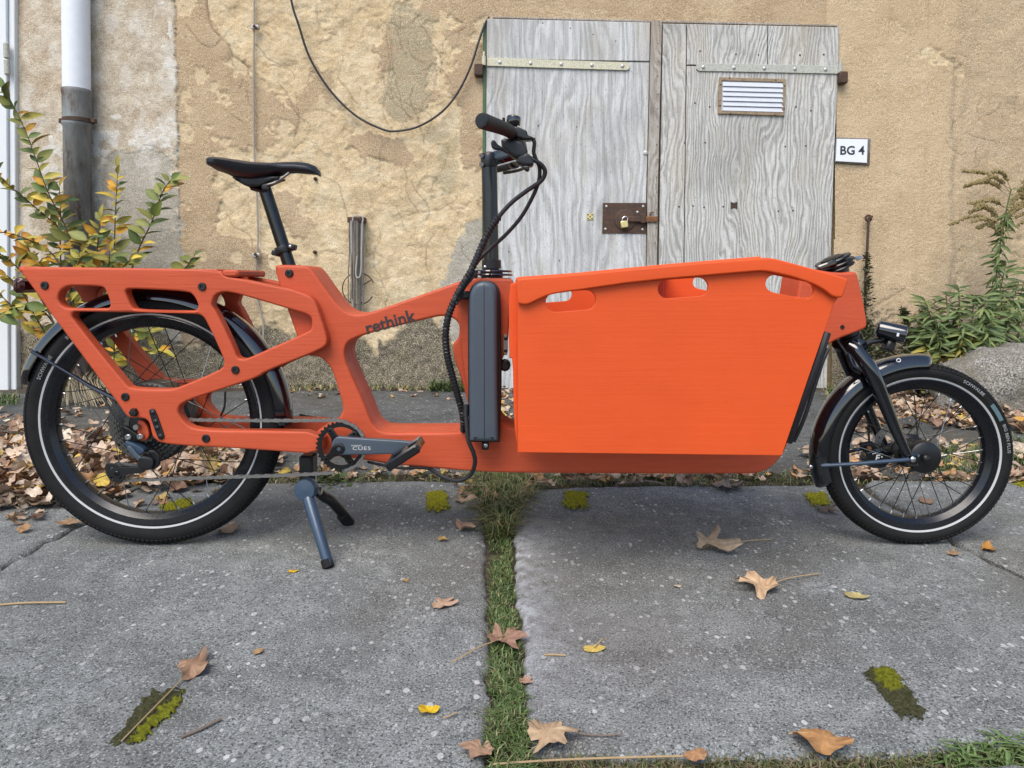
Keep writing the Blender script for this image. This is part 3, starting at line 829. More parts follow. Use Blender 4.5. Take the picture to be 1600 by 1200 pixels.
# drooping black cable, thin wall wire, rope on its hook, rods and odd bolts
MB().tube(spline([U(px, py, Y) for px, py, Y in [(440, -90, 2.74), (455, 0, 2.74), (467, 40, 2.75), (484, 90, 2.77), (515, 140, 2.78), (555, 180, 2.775), (598, 202, 2.77), (622, 204.5, 2.77), (655, 197, 2.77), (690, 175, 2.77), (715, 145, 2.77), (735, 105, 2.77), (748, 65, 2.775), (757, 39, 2.785), (764, 27, 2.82)]], 8), .0072, 8)
cab = MB().tube(spline([U(px, py, Y) for px, py, Y in [(440, -90, 2.74), (455, 0, 2.74), (467, 40, 2.75), (484, 90, 2.77), (515, 140, 2.78), (555, 180, 2.775), (598, 202, 2.77), (622, 204.5, 2.77), (655, 197, 2.77), (690, 175, 2.77), (715, 145, 2.77), (735, 105, 2.77), (748, 65, 2.775), (757, 39, 2.785), (764, 27, 2.82)]], 8), .0072, 8).build('wall_cable', M['cable'])
tag(cab, 'black cable drooping in a wide loop on the wall above the saddle', 'cable')
ww = empty('wall_wire', U(401, 560, WALL_Y - .03)); tag(ww, 'thin pale vertical wire clipped to the wall behind the saddle', 'wire')
MB().tube(spline([U(px, py, WALL_Y - .028) for px, py in [(398, -80), (397, 0), (397, 42), (396, 120), (397, 230), (401, 300), (403, 370), (401, 400), (399, 440), (402, 470), (411, 505), (412, 540), (420, 600)]], 6), .0058, 7).build('wire_run', M['wirew'], ww)
for px, py in [(399, 43), (400.5, 399)]:
    MB().bbox(U(px, py, WALL_Y - .035), (.05, .03, .026), .004).build('wire_clip', M['zinc'], ww)
    MB().tube([U(px - 3, py - 3, WALL_Y - .05), U(px + 3, py + 2, WALL_Y - .045)], .010, 8).build('clip_screw', M['rust'], ww)
rope = empty('rope_bundle', U(560, 470, WALL_Y - .05)); tag(rope, 'bundle of grey rope looped over an iron peg between saddle and doors', 'rope')
M['ropem'] = plain('grey rope', (0.20, 0.175, 0.145), 0.9, 0, 0.4, 90, 0.6)
M['ropel'] = plain('pale grey cord', (0.36, 0.34, 0.31), 0.85, 0, 0.25, 90, 0.4)
MB().bbox(U(558, 344, WALL_Y - .03), (.11, .09, .035), .004).build('peg', M['rust'], rope)
rr = random.Random(3)
for k in range(15):
    x_ = 546 + k * 1.5 + rr.uniform(-.5, .5); yb_ = 470 + rr.uniform(-12, 40) if k not in (3, 4) else 432
    Yk = WALL_Y - .055 - rr.uniform(0, .03)
    MB().tube(spline([U(551 + k * .9, 341 + rr.uniform(-2, 2), WALL_Y - .06), U(x_, 352, Yk), U(x_ + rr.uniform(-1, 1), 390, Yk), U(x_ + rr.uniform(-1.5, 1.5), 430, Yk), U(x_ + rr.uniform(-2, 2), yb_, Yk + .01)], 5), .0042, 6).build('rope_strand', M['ropem'], rope)
MB().tube(spline([U(px, py, WALL_Y - .10) for px, py in [(551, 345), (552, 339), (559, 337), (567, 340), (566, 352), (565, 390), (564, 425), (560, 434), (556, 428), (558, 400)]], 6), .0052, 7).build('loose_loop', M['ropel'], rope)
MB().tube([U(549, 345, WALL_Y - .09), U(550, 440, WALL_Y - .06), U(552, 500, WALL_Y - .04), U(553, 600, WALL_Y - .03)], .0075, 7).build('long_cord', M['ropel'], rope)
rg = [U(560 + 25 * math.cos(a), 451 + 25 * math.sin(a) * 1.0, WALL_Y - .03 - .03 * abs(math.cos(a))) for a in np.linspace(.5, 5.9, 24)]
MB().tube(rg, .0042, 6).build('wire_ring', M['rust'], rope)
MB().tube([U(579, 438, WALL_Y - .06), U(566, 446, WALL_Y - .05), U(563, 470, WALL_Y - .05), U(568, 478, WALL_Y - .05)], .004, 6).build('wire_end', M['rust'], rope)
ir = empty('iron_rod', U(1352, 560, WALL_Y - .04)); tag(ir, 'rusty iron door stay with hooked top hanging right of the doors', 'rod')
MB().tube([U(1357, 344, WALL_Y - .05), U(1355, 390, WALL_Y - .045), U(1352, 440, WALL_Y - .04), U(1351, 530, WALL_Y - .035)], .0085, 8).build('rod_shaft', M['rust'], ir)
MB().tube([U(1357 + 4.5 * math.cos(a), 341 + 4.5 * math.sin(a), WALL_Y - .05) for a in np.linspace(0, 6.0, 14)], .0075, 7).build('rod_eye', M['rust'], ir)
MB().tube([U(1357, 341, WALL_Y + .02), U(1358, 340, WALL_Y - .06), U(1364, 338, WALL_Y - .07)], .007, 7).build('wall_hook', M['rust'], ir)
for i, (px, py, lab) in enumerate([(494, 280, 'tiny rusty bolt end in the wall below the saddle nose'), (493, 394, 'tiny rusty bolt end in the wall right of the seat clamp')]):
    b_ = MB().lathe(U(px, py, WALL_Y + .01), (0, -1, 0), [(.012, 0), (.012, .025), (.006, .026), (.005, .045), (.002, .046)], 9).build('wall_bolt', M['rust'])
    tag(b_, lab, 'bolt', 'bolts in the wall')
# ------------------------------------------------------------------ the cargo bicycle
bike = empty('cargo_bicycle', (0, 0, 0))
tag(bike, 'orange wooden cargo bicycle with front box parked side-on on its kickstand', 'bicycle')
YP, YM, YB = -.100, -.065, -.32       # outer face of rear plates, main beam, box panel

def pxloop(pts, Y, it=2, q=.2):
    return [(p.x, p.y) for p in chaikin([Vector((v.x, v.z, 0)) for v in (U(a, b, Y) for a, b in pts)], it, q)]
plate_o = [(33, 416.5), (180, 418.5), (345, 421), (349, 432), (372, 435), (392, 439), (434, 448), (449, 450), (464, 455), (479, 460), (488, 466), (494, 475), (500, 493), (507.5, 515.5), (511, 529), (510.5, 538), (504.5, 544), (492, 550), (470, 559), (416, 580), (400, 591), (360, 604), (295, 625), (282, 632), (277.5, 640), (280, 650), (290, 662.5), (302, 670), (337, 673), (400, 673), (506, 675), (506, 711), (400, 703), (330, 699), (275, 696), (252, 692.5), (244, 689), (238, 683), (235, 673), (233.5, 664), (230.5, 658), (224.5, 654), (212.5, 653.5), (202, 653.5), (194.5, 647.5), (184, 631), (169, 611.5), (160, 599.5), (107, 528), (82, 495), (50, 449), (30, 423)]
plate_h = [[(90, 465), (92, 457), (100, 449), (112, 446), (157, 447.5), (164, 451), (172.5, 475), (170, 481), (165, 482), (107, 482), (97, 479), (91, 471)],
           [(195, 457), (197, 452), (205, 451), (292, 455), (302, 461), (310, 477), (307, 484), (302, 486), (212, 484), (205, 480)],
           [(111, 492), (115, 487.5), (122, 487), (307, 490), (316, 494), (322, 502), (350, 562), (349, 572), (342, 579), (277, 606), (265, 609), (205, 607.5), (197, 602), (114, 500)],
           [(332, 470), (335, 462), (344, 457), (354.5, 456), (380, 461.5), (455, 484), (479, 491), (486, 496), (487, 505), (486, 514), (482, 518), (416, 547), (384.5, 561), (375.5, 561), (369.5, 557.5), (365, 544), (338, 487), (330.5, 478)]]
PO = pxloop(plate_o, YP, 1, .25); PH = [pxloop(h, YP, 2, .25) for h in plate_h]
for y0, y1 in ((YP, YM), (-YM, -YP)):
    MB().extr(PO, PH, y0, y1, .0055, 3).build('rear_plate', M['orange'], bike)
main_o = [(428, 417), (433, 413.5), (476, 414.5), (484, 418), (491, 426), (505, 446), (515, 460), (527, 476), (537, 485), (550, 491), (565, 491), (585, 486), (620, 474), (660, 460), (700, 446), (722, 438), (745, 436), (798, 436), (803, 441), (803, 470), (795, 474), (793, 500), (792, 540), (786, 558), (779, 580), (778, 640), (782, 656), (792, 666), (806, 671), (830, 672), (1170, 672), (1190, 660), (1215, 610), (1232, 545), (1245, 470), (1252, 424), (1262, 419), (1312, 427), (1337, 423.5), (1341, 430), (1350, 470), (1356, 505), (1354, 513), (1340, 519), (1310, 530), (1286, 544), (1271, 562), (1262, 600), (1250, 640), (1236, 682), (1224, 711), (1208, 729), (1192, 738), (1172, 741.5), (820, 740), (740, 737.5), (667, 731), (609, 726), (570, 719), (500, 711), (488, 705), (486, 690), (490, 676), (515, 664), (528, 656), (534, 645), (536, 637), (529, 612), (522, 589), (515, 573), (506, 563), (497, 557), (480, 556), (470, 545), (461, 519), (450, 488), (436, 447)]
main_h = [[(550, 531), (564, 525), (602, 514), (655, 501), (690, 493), (706, 496), (714, 502), (718, 510), (717, 524), (714, 531), (708, 537), (707, 545), (710, 562), (717, 582), (726, 610), (733, 640), (735, 660), (731, 672), (722, 676), (640, 676.5), (609, 676), (597, 675), (588, 670), (580, 660), (572, 639), (564, 619), (553, 596), (545, 577), (540, 563), (538, 552), (540, 541), (544, 535)]]
MO = pxloop(main_o, YM, 1, .25); MH = [pxloop(h, YM, 2, .25) for h in main_h]
MB().extr(MO, MH, YM, -YM, .007, 3).build('main_frame', M['orange'], bike)
# steering post block behind the battery and the box hinge column
MB().extr(pxloop([(722, 438), (745, 434.5), (797, 434.5), (803, 440), (803, 470), (796, 478), (794, 540), (786, 558), (779, 580), (779, 650), (735, 650), (728, 600), (722, 560), (719, 520), (716, 500), (712, 470)], YM - .02, 1, .25), [], YM - .02, YM + .002, .006, 2).build('steering_post', M['orange'], bike)
MB().tube([U(803, 472, -.10), U(803, 559, -.10)], .0118, 18).build('box_hinge_post', M['orange_box'], bike)
MB().extr(pxloop([(786, 523), (793, 523), (793.5, 555), (786, 555)], -.09, 1), [], -.09, -.078, .001, 1).build('mount_plate', M['dark_steel'], bike)
for py in (529, 548): bolt(790, py, -.09, .0045, .003, M['plastic'], bike, 8)
MB().lathe(U(789, 571, -.08), (0, -1, 0), [(.014, -.03), (.014, .01), (.009, .016)], 12).build('cable_stop', M['plastic'], bike)
# rack deck
for xa, xb in ((34, 62), (88, 116), (142, 170), (196, 224), (250, 278), (304, 340)):
    a, b = U(xa, 417.6 + (xa - 33) * .0145, YP), U(xb, 417.6 + (xb - 33) * .0145, YP)
    MB().bbox(((a.x + b.x) / 2, 0, (a.z + b.z) / 2 - .007), (b.x - a.x, .198, .018), .003).build('rack_slat', M['orange'], bike)
a, b = U(64, 422, YP), U(340, 425, YP)
MB().bbox(((a.x + b.x) / 2, 0, (a.z + b.z) / 2 - .020), (b.x - a.x, .126, .008), .002, Matrix.Rotation(-math.atan2(b.z - a.z, b.x - a.x), 3, 'Y')).build('rack_sky_block', M['orange'], bike)  # added board under the slats, blocks sky light from above
a = U(359.5, 427, YP)
MB().bbox((a.x, 0, a.z), (.040, .20, .017), .004).build('rack_end_bar', M['orange'], bike)
MB().bbox(U(32, 421, YP) * 1.0 + Vector((0, -YP, 0)), (.018, .19, .016), .004).build('rack_tail_bar', M['orange'], bike)
MB().bbox(U(41, 446, -.03), (.03, .07, .038), .008).build('tail_light', M['red'], bike)
# bolts through the plates
for px, py, r_ in [(70, 446, .0105), (316, 448, .0105), (368, 578, .0105), (196, 620, .0105), (322, 685, .0105)]:
    c_ = U(px, py, YP)
    b_ = MB().lathe(c_, (0, -1, 0), [(r_, -.002), (r_, .002), (r_ * .85, .004), (r_ * .45, .004), (r_ * .42, .0012), (.0, .0012)], 18).build('frame_bolt', M['plastic'], bike)
c_ = U(452, 427, YM)
MB().lathe(c_, (0, -1, 0), [(.0105, -.002), (.0105, .003), (.008, .005), (.004, .005), (.004, .001), (0, .001)], 18).build('frame_bolt', M['black_satin'], bike)
c_ = U(210, 644, YP)
MB().lathe(c_, (0, -1, 0), [(.0115, -.002), (.0115, .004), (.0095, .010), (.0, .011)], 6).build('axle_nut', M['plastic'], bike)
sl = [(231, 642), (236, 638.5), (242, 640), (256, 680), (256, 685), (251, 688), (246, 685.5)]
MB().extr(pxloop(sl, YP - .004, 2), [], YP - .004, YP + .004, .002, 2).build('dropout_cover', M['plastic'], bike)
for px, py in ((238.5, 645), (243, 659), (245.5, 669), (250.5, 682)):
    bolt(px, py, YP - .004, .006, .003, M['black_satin'], bike, 10)

# cargo box -------------------------------------------------------------
panel_o = [(808.5, 440), (900, 436), (1190, 410), (1240, 418), (1300, 450), (1312, 462), (1302, 478), (1222, 712), (808.5, 707)]
slots = []
def slot(cx, cy, L, r, ang):
    ca, sa = math.cos(ang), math.sin(ang); pts = []
    for k in range(9):
        a = math.pi / 2 + math.pi * k / 8; pts.append((-L + r * math.cos(a), r * math.sin(a)))
    for k in range(9):
        a = -math.pi / 2 + math.pi * k / 8; pts.append((L + r * math.cos(a), r * math.sin(a)))
    return [(cx + x * ca - y * sa, cy + x * sa + y * ca) for x, y in pts]
slots = [slot(892, 470.5, 24, 15.3, -.075), slot(1067.5, 450, 25, 14.5, -.075), slot(1234.5, 448.5, 25, 13.5, .21)]
box = empty('cargo_box', U(1010, 710, 0)); box.parent = bike; box.location = Vector(box.location) - Vector((0, 0, 0))
def rawloop(pts, Y): return [(v.x, v.z) for v in (U(a, b, Y) for a, b in pts)]
PB = rawloop(panel_o, YB); SL = [rawloop(s, YB) for s in slots]
MB().extr(PB, SL, YB, YB + .012, .0022, 2).build('side_panel', M['orange_box'], box)
MB().extr(PB, SL, -YB - .012, -YB, .0022, 2).build('side_panel', M['orange_box'], box)
rim_o = [(807, 438), (811, 435.5), (900, 428.5), (1040, 415.5), (1100, 410), (1186, 403), (1200, 402.5), (1216, 405), (1318, 433), (1325.5, 437), (1325, 442), (1317, 464), (1313, 465.5), (1305, 464.5), (1298, 461), (1290, 454), (1272, 444), (1240, 433), (1205, 425), (1190, 423.5), (1175, 424.5), (1000, 439.5), (880, 457), (866, 459), (852, 463), (824, 476.5), (812, 475.5), (808.5, 472)]
RL = pxloop(rim_o, YB - .014, 1, .2)
for y0, y1 in ((YB - .014, YB - .0005), (-YB + .0005, -YB + .014)):
    MB().extr(RL, [], y0, y1, .004, 3).build('rim_board', M['orange_box'], box)
def zx(px, py): q = U(px, py, YB); return Vector((q.x, 0, q.z))
# back, front and floor panels between the two sides; cap rail over the top edge
def cross_panel(p0, p1, th, name, w=.307, mat='orange_box'):
    d = (p1 - p0); L = d.length; ang = math.atan2(d.z, d.x)
    Mm = Matrix.Rotation(-ang, 3, 'Y')
    return MB().bbox((p0 + p1) / 2, (L, 2 * w, th), .002, Mm).build(name, M[mat], box)
cross_panel(zx(812.5, 442), zx(812.5, 704), .012, 'back_panel')
cross_panel(zx(1306, 468), zx(1219, 707), .012, 'front_panel')
cross_panel(zx(817, 703), zx(1216, 707), .012, 'floor_panel')
capn = [zx(809, 437), zx(900, 430.5), zx(1040, 417), zx(1186, 405)]
for y_ in (YB - .001, -YB + .001):
    rail = [Vector((q.x, y_, q.z)) for q in capn]
    MB().loft([[q + Vector((0, -.011, -.012)), q + Vector((0, -.011, .001)), q + Vector((0, -.006, .006)), q + Vector((0, .014, .006)), q + Vector((0, .02, .001)), q + Vector((0, .02, -.012))] for q in rail]).build('cap_rail', M['orange_box'], box)
a = zx(1095, 417)
MB().bbox(a + Vector((0, .12, -.003)), (.12, .365, .02), .006).build('bench_board', M['orange'], box)
for yy in (-.055, .295):
    MB().bbox(a + Vector((0, yy, -.193)), (.10, .015, .36), .004).build('bench_support', M['orange'], box) if yy > 0 else None
MB().extr(pxloop([(795, 445), (806, 440), (809, 445), (809, 706), (803, 660), (801, 560), (795, 558)], -.28, 1), [], -.28, -.262, .003, 2).build('box_corner_post', M['orange_box'], box)
# nose with bolt, front steering pulley
c_ = U(1316, 511, YM); MB().lathe(c_, (0, -1, 0), [(.0055, -.002), (.0055, .002), (0, .002)], 10).build('frame_bolt', M['black_satin'], bike)
hax = (U(1300, 412, 0) - U(1347, 530, 0)).normalized()
pc = U(1304, 414, 0)
sp_ = empty('steering_pulley', pc, bike)
for h_, r_ in ((-.010, .046), (.002, .050), (.014, .045)):
    MB().lathe(pc + hax * h_, hax, [(r_ * .5, -.003), (r_, -.003), (r_ + .002, 0), (r_, .003), (r_ * .5, .003)], 30).build('pulley_disc', M['black_satin'], sp_)
MB().lathe(pc, hax, [(.022, -.06), (.03, -.02), (.03, .02), (.018, .024)], 20).build('pulley_hub', M['black_satin'], sp_)
for k in range(3):
    MB().tube([pc + Vector((.042, -.035 + k * .012, .012 + k * .003)), pc + Vector((.058 + .004 * k, -.03 + k * .014, .019 + k * .002))], .0022, 6).build('cable_end', M['steel'], sp_)
MB().bbox(U(1292, 414, -.05), (.05, .012, .012), .003, Matrix.Rotation(R(-20), 3, 'Y')).build('pulley_arm', M['black'], sp_)

M['rimp'] = plain('black rim', (0.004, 0.005, 0.008), 0.26, 0, 0.2, 60)
# wheels ----------------------------------------------------------------
def wheel(cpx, cpy, sx, tyre_w, hub, rim_r, ring_r, nsp, lettering, name):
    c = U(cpx, cpy, 0); r = c.z
    we = empty('wheel', Vector((c.x, 0, 0)), bike); tag(we, name)
    def rot(prof, n, mb=None):
        mb = mb or MB()
        rings = [[Vector((c.x + rr * math.cos(a) * sx, y, c.z + rr * math.sin(a))) for rr, y in prof] for a in [2 * math.pi * k / n for k in range(n)]]
        return mb.loft(rings, False, True)
    w2 = tyre_w / 2; rb = rim_r
    h = r - .0022 - rb; prof = []
    for k in range(17):
        t_ = -1 + k / 8
        a = t_ * R(118)
        prof.append((rb + h * .54 + math.cos(a) * h * .46 * (1 if abs(a) < 1.57 else 1.1), math.sin(a) * w2))
    prof = [(rb - .004, -w2 * .66)] + prof + [(rb - .004, w2 * .66)]
    rot(prof, 120).build('tyre', M['rubber'], we, 60)
    hp = sorted([q for q in prof if q[1] >= 0])
    def side_y(rr): return float(np.interp(rr, [q[0] for q in hp], [q[1] for q in hp]))
    # tread blocks
    tb = MB(); nb = int(2 * math.pi * r / .0125)
    for k in range(nb):
        for row, (yy, dr) in enumerate(((-.78, .30), (-.42, .10), (0, .0), (.42, .10), (.78, .30))):
            a = 2 * math.pi * (k + .5 * (row % 2)) / nb
            ph = yy * R(70)
            er = rb + h * .54 + math.cos(ph) * h * .46 + .0004; ey = math.sin(ph) * w2
            ct = Vector((c.x + er * math.cos(a) * sx, ey, c.z + er * math.sin(a)))
            nrm = Vector((math.cos(a) * math.cos(ph), math.sin(ph), math.sin(a) * math.cos(ph)))
            tg = Vector((-math.sin(a), 0, math.cos(a))); bi = nrm.cross(tg)
            Mm = Matrix((tg, bi, nrm)).transposed()
            tb.box(ct, (.0088, w2 * .30, .0038), Mm)
    tb.build('tread', M['rubber'], we, 20)
    for s_ in (-1, 1):
        ph = R(99) * s_
        rr0 = ring_r
        # strip follows the sidewall

        y_a, y_b = side_y(rr0 - .0028), side_y(rr0 + .0028)
        rot([(rr0 - .0025, s_ * (y_a - .001)), (rr0 - .0023, s_ * (y_a + .0008)), (rr0 + .0023, s_ * (y_b + .0008)), (rr0 + .0025, s_ * (y_b - .001))], 120).build('reflective_strip', M['reflect'], we, 60)
    rw = w2 * .72
    rot([(rb + .004, -rw), (rb + .006, -rw - .002), (rb + .004, -rw - .003), (rb - .010, -rw - .001), (rb - .022, -rw * .55), (rb - .025, 0), (rb - .022, rw * .55), (rb - .010, rw + .001), (rb + .004, rw + .003), (rb + .006, rw + .002), (rb + .004, rw), (rb - .006, rw * .8), (rb - .006, -rw * .8)], 96).build('rim', M['rimp'], we, 30)
    # spokes, crossed to the two hub flanges
    hr, hy = hub
    for k in range(nsp):
        s_ = -1 if k % 2 else 1
        a = 2 * math.pi * k / nsp + .05
        cr = (1 if (k // 2) % 2 else -1) * R(34 if hr < .06 else 62)
        p1 = Vector((c.x + (rb - .022) * math.cos(a) * sx, 0, c.z + (rb - .022) * math.sin(a)))
        p0 = Vector((c.x + hr * math.cos(a + cr) * sx, s_ * hy, c.z + hr * math.sin(a + cr)))
        so = MB().tube([p0, p1], .00125, 5).build('spoke', M['dark_steel' if k % 5 == 0 else 'black_satin'], we)
        MB().tube([p1 + (p0 - p1).normalized() * .012, p1], .0023, 6).build('nipple', M['steel'], so) if False else None
    for k in range(nsp):
        nip = MB()
        a = 2 * math.pi * k / nsp + .05
        p1 = Vector((c.x + (rb - .020) * math.cos(a) * sx, 0, c.z + (rb - .020) * math.sin(a)))
        nip.tube([p1, p1 - Vector((math.cos(a) * .012, 0, math.sin(a) * .012))], .0022, 6)
        nip.build('spoke_nipple', M['steel'], we)
    for body, a0, rr0, size in lettering:
        tm = text_mesh(body, size, .0004, 0.0002, 'LEFT', 1.08)
        def bend(v, a0=a0, rr0=rr0):
            ang = a0 - v.x / rr0; rad = rr0 + v.y
            return Vector((c.x + rad * math.cos(ang) * sx, -(side_y(rad) + .0014 + v.z), c.z + rad * math.sin(ang)))
        map_mesh(tm, bend)
        put('sidewall_lettering', tm, M['print_grey'], we, None)
    return c, r, we
S = 1 / 590.4
rc, rr_, rwh = wheel(242, 656, 1.03, .060, (.095, .030), 161 * S, 167.5 * S, 36,
                     [('SCHWALBE', R(158), 177 * S, .013), ('BIG APPLE', R(133), 177 * S, .013)], 'large rear wheel with white reflective ring')
fc, fr_, fwh = wheel(1430, 708, 1.04, .056, (.040, .028), 116 * S, 121 * S, 32,
                     [('SCHWALBE', R(63), 131 * S, .012), ('BIG BEN PLUS', R(22), 131 * S, .012)], 'small front wheel with white reflective ring')
# coloured badge on the front sidewall
mbx = MB(); rb_ = 131 * S
ring = []
for k in range(6):
    a = R(38 - k * 2.6)
    ring.append([Vector((fc.x + q * math.cos(a) * 1.04, -.0296, fc.z + q * math.sin(a))) for q in (rb_ - .007, rb_ + .004)])
for a_, b_ in zip(ring, ring[1:]): mbx.add([a_[0], a_[1], b_[1], b_[0]], [(0, 1, 2, 3)])
M['teal'] = plain('teal badge', (0.09, 0.16, 0.17), .5)
mbx.build('sidewall_badge', M['teal'], fwh, None)
# hubs
MB().lathe((rc.x, -.036, rc.z), (0, 1, 0), [(.02, -.03), (.055, -.026), (.102, 0), (.108, .008), (.108, .058), (.102, .066), (.05, .09), (.02, .095)], 48).build('hub_motor', M['plastic'], rwh)
MB().tube([Vector((rc.x, -.098, rc.z)), Vector((rc.x, .098, rc.z))], .007, 12).build('axle', M['dark_steel'], rwh)
MB().lathe((fc.x, -.05, fc.z), (0, 1, 0), [(.012, -.004), (.034, -.003), (.041, .002), (.043, .008), (.043, .022), (.034, .030), (.036, .07), (.046, .078), (.046, .084), (.02, .09), (.012, .105)], 40).build('hub', M['plastic'], fwh)
bolt(1447, 717, -.066, .011, .010, M['black_satin'], fwh, 12, 'axle_nut')
# brake disc
disc = []
for k in range(64):
    a = 2 * math.pi * k / 64; rd = .089 + .0025 * math.sin(a * 10)
    disc.append((fc.x + rd * math.cos(a), fc.z + rd * math.sin(a)))
hs = [[(fc.x + .070 * math.cos(a0 + b_) , fc.z + .070 * math.sin(a0 + b_)) for b_ in np.linspace(0, .95, 8)] + [(fc.x + .040 * math.cos(a0 + .75 - b_), fc.z + .040 * math.sin(a0 + .75 - b_)) for b_ in np.linspace(0, .55, 6)] for a0 in np.arange(6) * math.pi / 3]
for k in range(30):
    a = 2 * math.pi * k / 30
    hs.append([(fc.x + (.0785 + .005 * (k % 2 - .5)) * math.cos(a) + .0028 * math.cos(q), fc.z + (.0785 + .005 * (k % 2 - .5)) * math.sin(a) + .0028 * math.sin(q)) for q in np.arange(6) * math.pi / 3])
MB().extr(disc, hs, .044, .046, 0).build('brake_disc', M['dark_steel'], fwh, None)
cal = empty('brake_caliper', U(1376, 712, .045), bike)
MB().extr(pxloop([(1353, 716), (1356, 706), (1372, 702), (1390, 706), (1398, 714), (1392, 724), (1380, 733), (1362, 732), (1353, 724)], .025, 2), [], .025, .062, .005, 2).build('caliper_body', M['black'], cal)
MB().tube([U(1345, 696, .05), U(1358, 694, .05), U(1368, 702, .05)], .009, 10).build('caliper_arm', M['black_satin'], cal)
bolt(1357, 700, .035, .006, .012, M['rust_o'], cal, 10)
tm = text_mesh('F', .024, .0004, .0007); o_ = U(1371, 716, .0243)
map_mesh(tm, lambda v: Vector((o_.x + v.x + v.y * .2, o_.y - v.z, o_.z + v.y)))
put('logo', tm, M['print_white'], cal, None)
MB().tube([U(1371 - 8 + k * 2.4, 709.5 - 1.6 * math.sin(k * .5), .0242) for k in range(8)], .0011, 5).build('logo', M['print_white'], cal)
bolt(1378, 714, .0245, .0024, .0006, M['print_white'], cal, 8, 'logo')
# fork
fk = empty('fork', U(1340, 540, 0), bike)
for s_, name in ((-1, 'near'), (1, 'far')):
    y_ = .058 * s_
    yt = .040 * s_
    pts = [(1334, 541), (1345, 552), (1362, 582), (1380, 624), (1398, 668), (1420, 716)] if s_ < 0 else [(1334, 541), (1345, 552), (1362, 582), (1380, 624), (1398, 668), (1420, 716)]
    P3 = []
    for k, q in enumerate(pts):
        v = U(q[0], q[1], -.058); yy = s_ * (.030 + .028 * min(1, k / 2.0)); P3.append(Vector((v.x, yy, v.z)))
    P3 = spline(P3, 6)
    rad = [.0175 + (.0205 - .0175) * min(1, i / 10) - .009 * max(0, (i - 12) / (len(P3) - 12)) for i in range(len(P3))]
    MB().tube(P3, rad, 16).build('fork_leg', M['black'], fk)
    v = U(1424, 718, -.058)
    MB().bbox((v.x + .004, y_, v.z + .0), (.034, .012, .034), .006).build('dropout', M['black'], fk)
cr = U(1334, 541, 0)
MB().bbox(cr, (.044, .085, .042), .012, Matrix.Rotation(R(22), 3, 'Y')).build('fork_crown', M['black'], fk)
MB().lathe(cr - hax * .0, hax, [(.028, .0), (.031, .02), (.031, .03), (.027, .032), (.027, .05)], 24).build('headset', M['black_satin'], fk)
MB().tube(spline([U(1308, 532, -.04), U(1322, 552, -.05), U(1330, 575, -.055), U(1344, 584, -.05)], 5), .0028, 7).build('brake_hose', M['cable'], fk)
MB().tube(spline([U(1325, 553, -.062), U(1332, 570, -.066), U(1343, 577, -.064)], 5), .0042, 7).build('hose_guide', M['black'], fk)
MB().tube(spline([U(1352, 600, .05), U(1356, 650, .06), U(1358, 690, .06)], 4), .003, 7).build('brake_hose', M['cable'], fk)
# mudguards
def guard(c, rad, a0, a1, sx, w, name, mat):
    n = 60; prof = []
    for k in range(9):
        t_ = -1 + k / 4
        prof.append((-.030 * abs(t_) ** 2.3, w / 2 * math.sin(t_ * R(90)) if abs(t_) < 1 else w / 2 * t_))
    rings = []
    for i in range(n + 1):
        a = R(a0 + (a1 - a0) * i / n)
        sh = min(1.0, .55 + min(i, n - i) / 4.0)
        ring = [Vector((c.x + (rad + q) * math.cos(a) * sx, y * sh, c.z + (rad + q) * math.sin(a))) for q, y in prof]
        ring += [Vector((c.x + (rad + q - .002) * math.cos(a) * sx, y * sh, c.z + (rad + q - .002) * math.sin(a))) for q, y in reversed(prof)]
        rings.append(ring)
    return MB().loft(rings).build(name, mat, bike, 50)
rg_ = guard(rc, 209 * S, 163, -2, 1.04, .072, 'mudguard', M['black'])
fg_ = guard(fc, 158 * S, 200, 84, 1.05, .070, 'mudguard', M['black'])
tag(rg_, 'long black rear mudguard'); tag(fg_, 'short black front mudguard')
MB().tube([U(50, 549, -.04), U(118, 589, -.07), U(140, 603, -.085), U(190, 628, -.088)], [.0045, .0045, .006, .006], 8).build('mudguard_stay', M['black'], rg_)
MB().tube([U(1283, 727.5, -.036), U(1330, 725, -.06), U(1420, 718, -.072)], .0052, 8).build('mudguard_stay', M['stand'], fg_)
MB().tube([U(1300, 712, .036), U(1352, 700, .055), U(1420, 690, .06)], .0045, 8).build('mudguard_stay', M['black'], fg_)
bolt(1426, 717.5, -.075, .0075, .006, M['steel'], fg_, 10, 'stay_bolt')
bolt(1267, 729.5, -.037, .005, .003, M['steel'], fg_, 10, 'stay_bolt')
mlg = MB().tube([U(1404 + 3.2 * math.cos(a), 563 + 2.6 * math.sin(a), -.0365) for a in np.linspace(0, 6.28, 12)], .0012, 5).build('logo', M['print_white'], fg_)

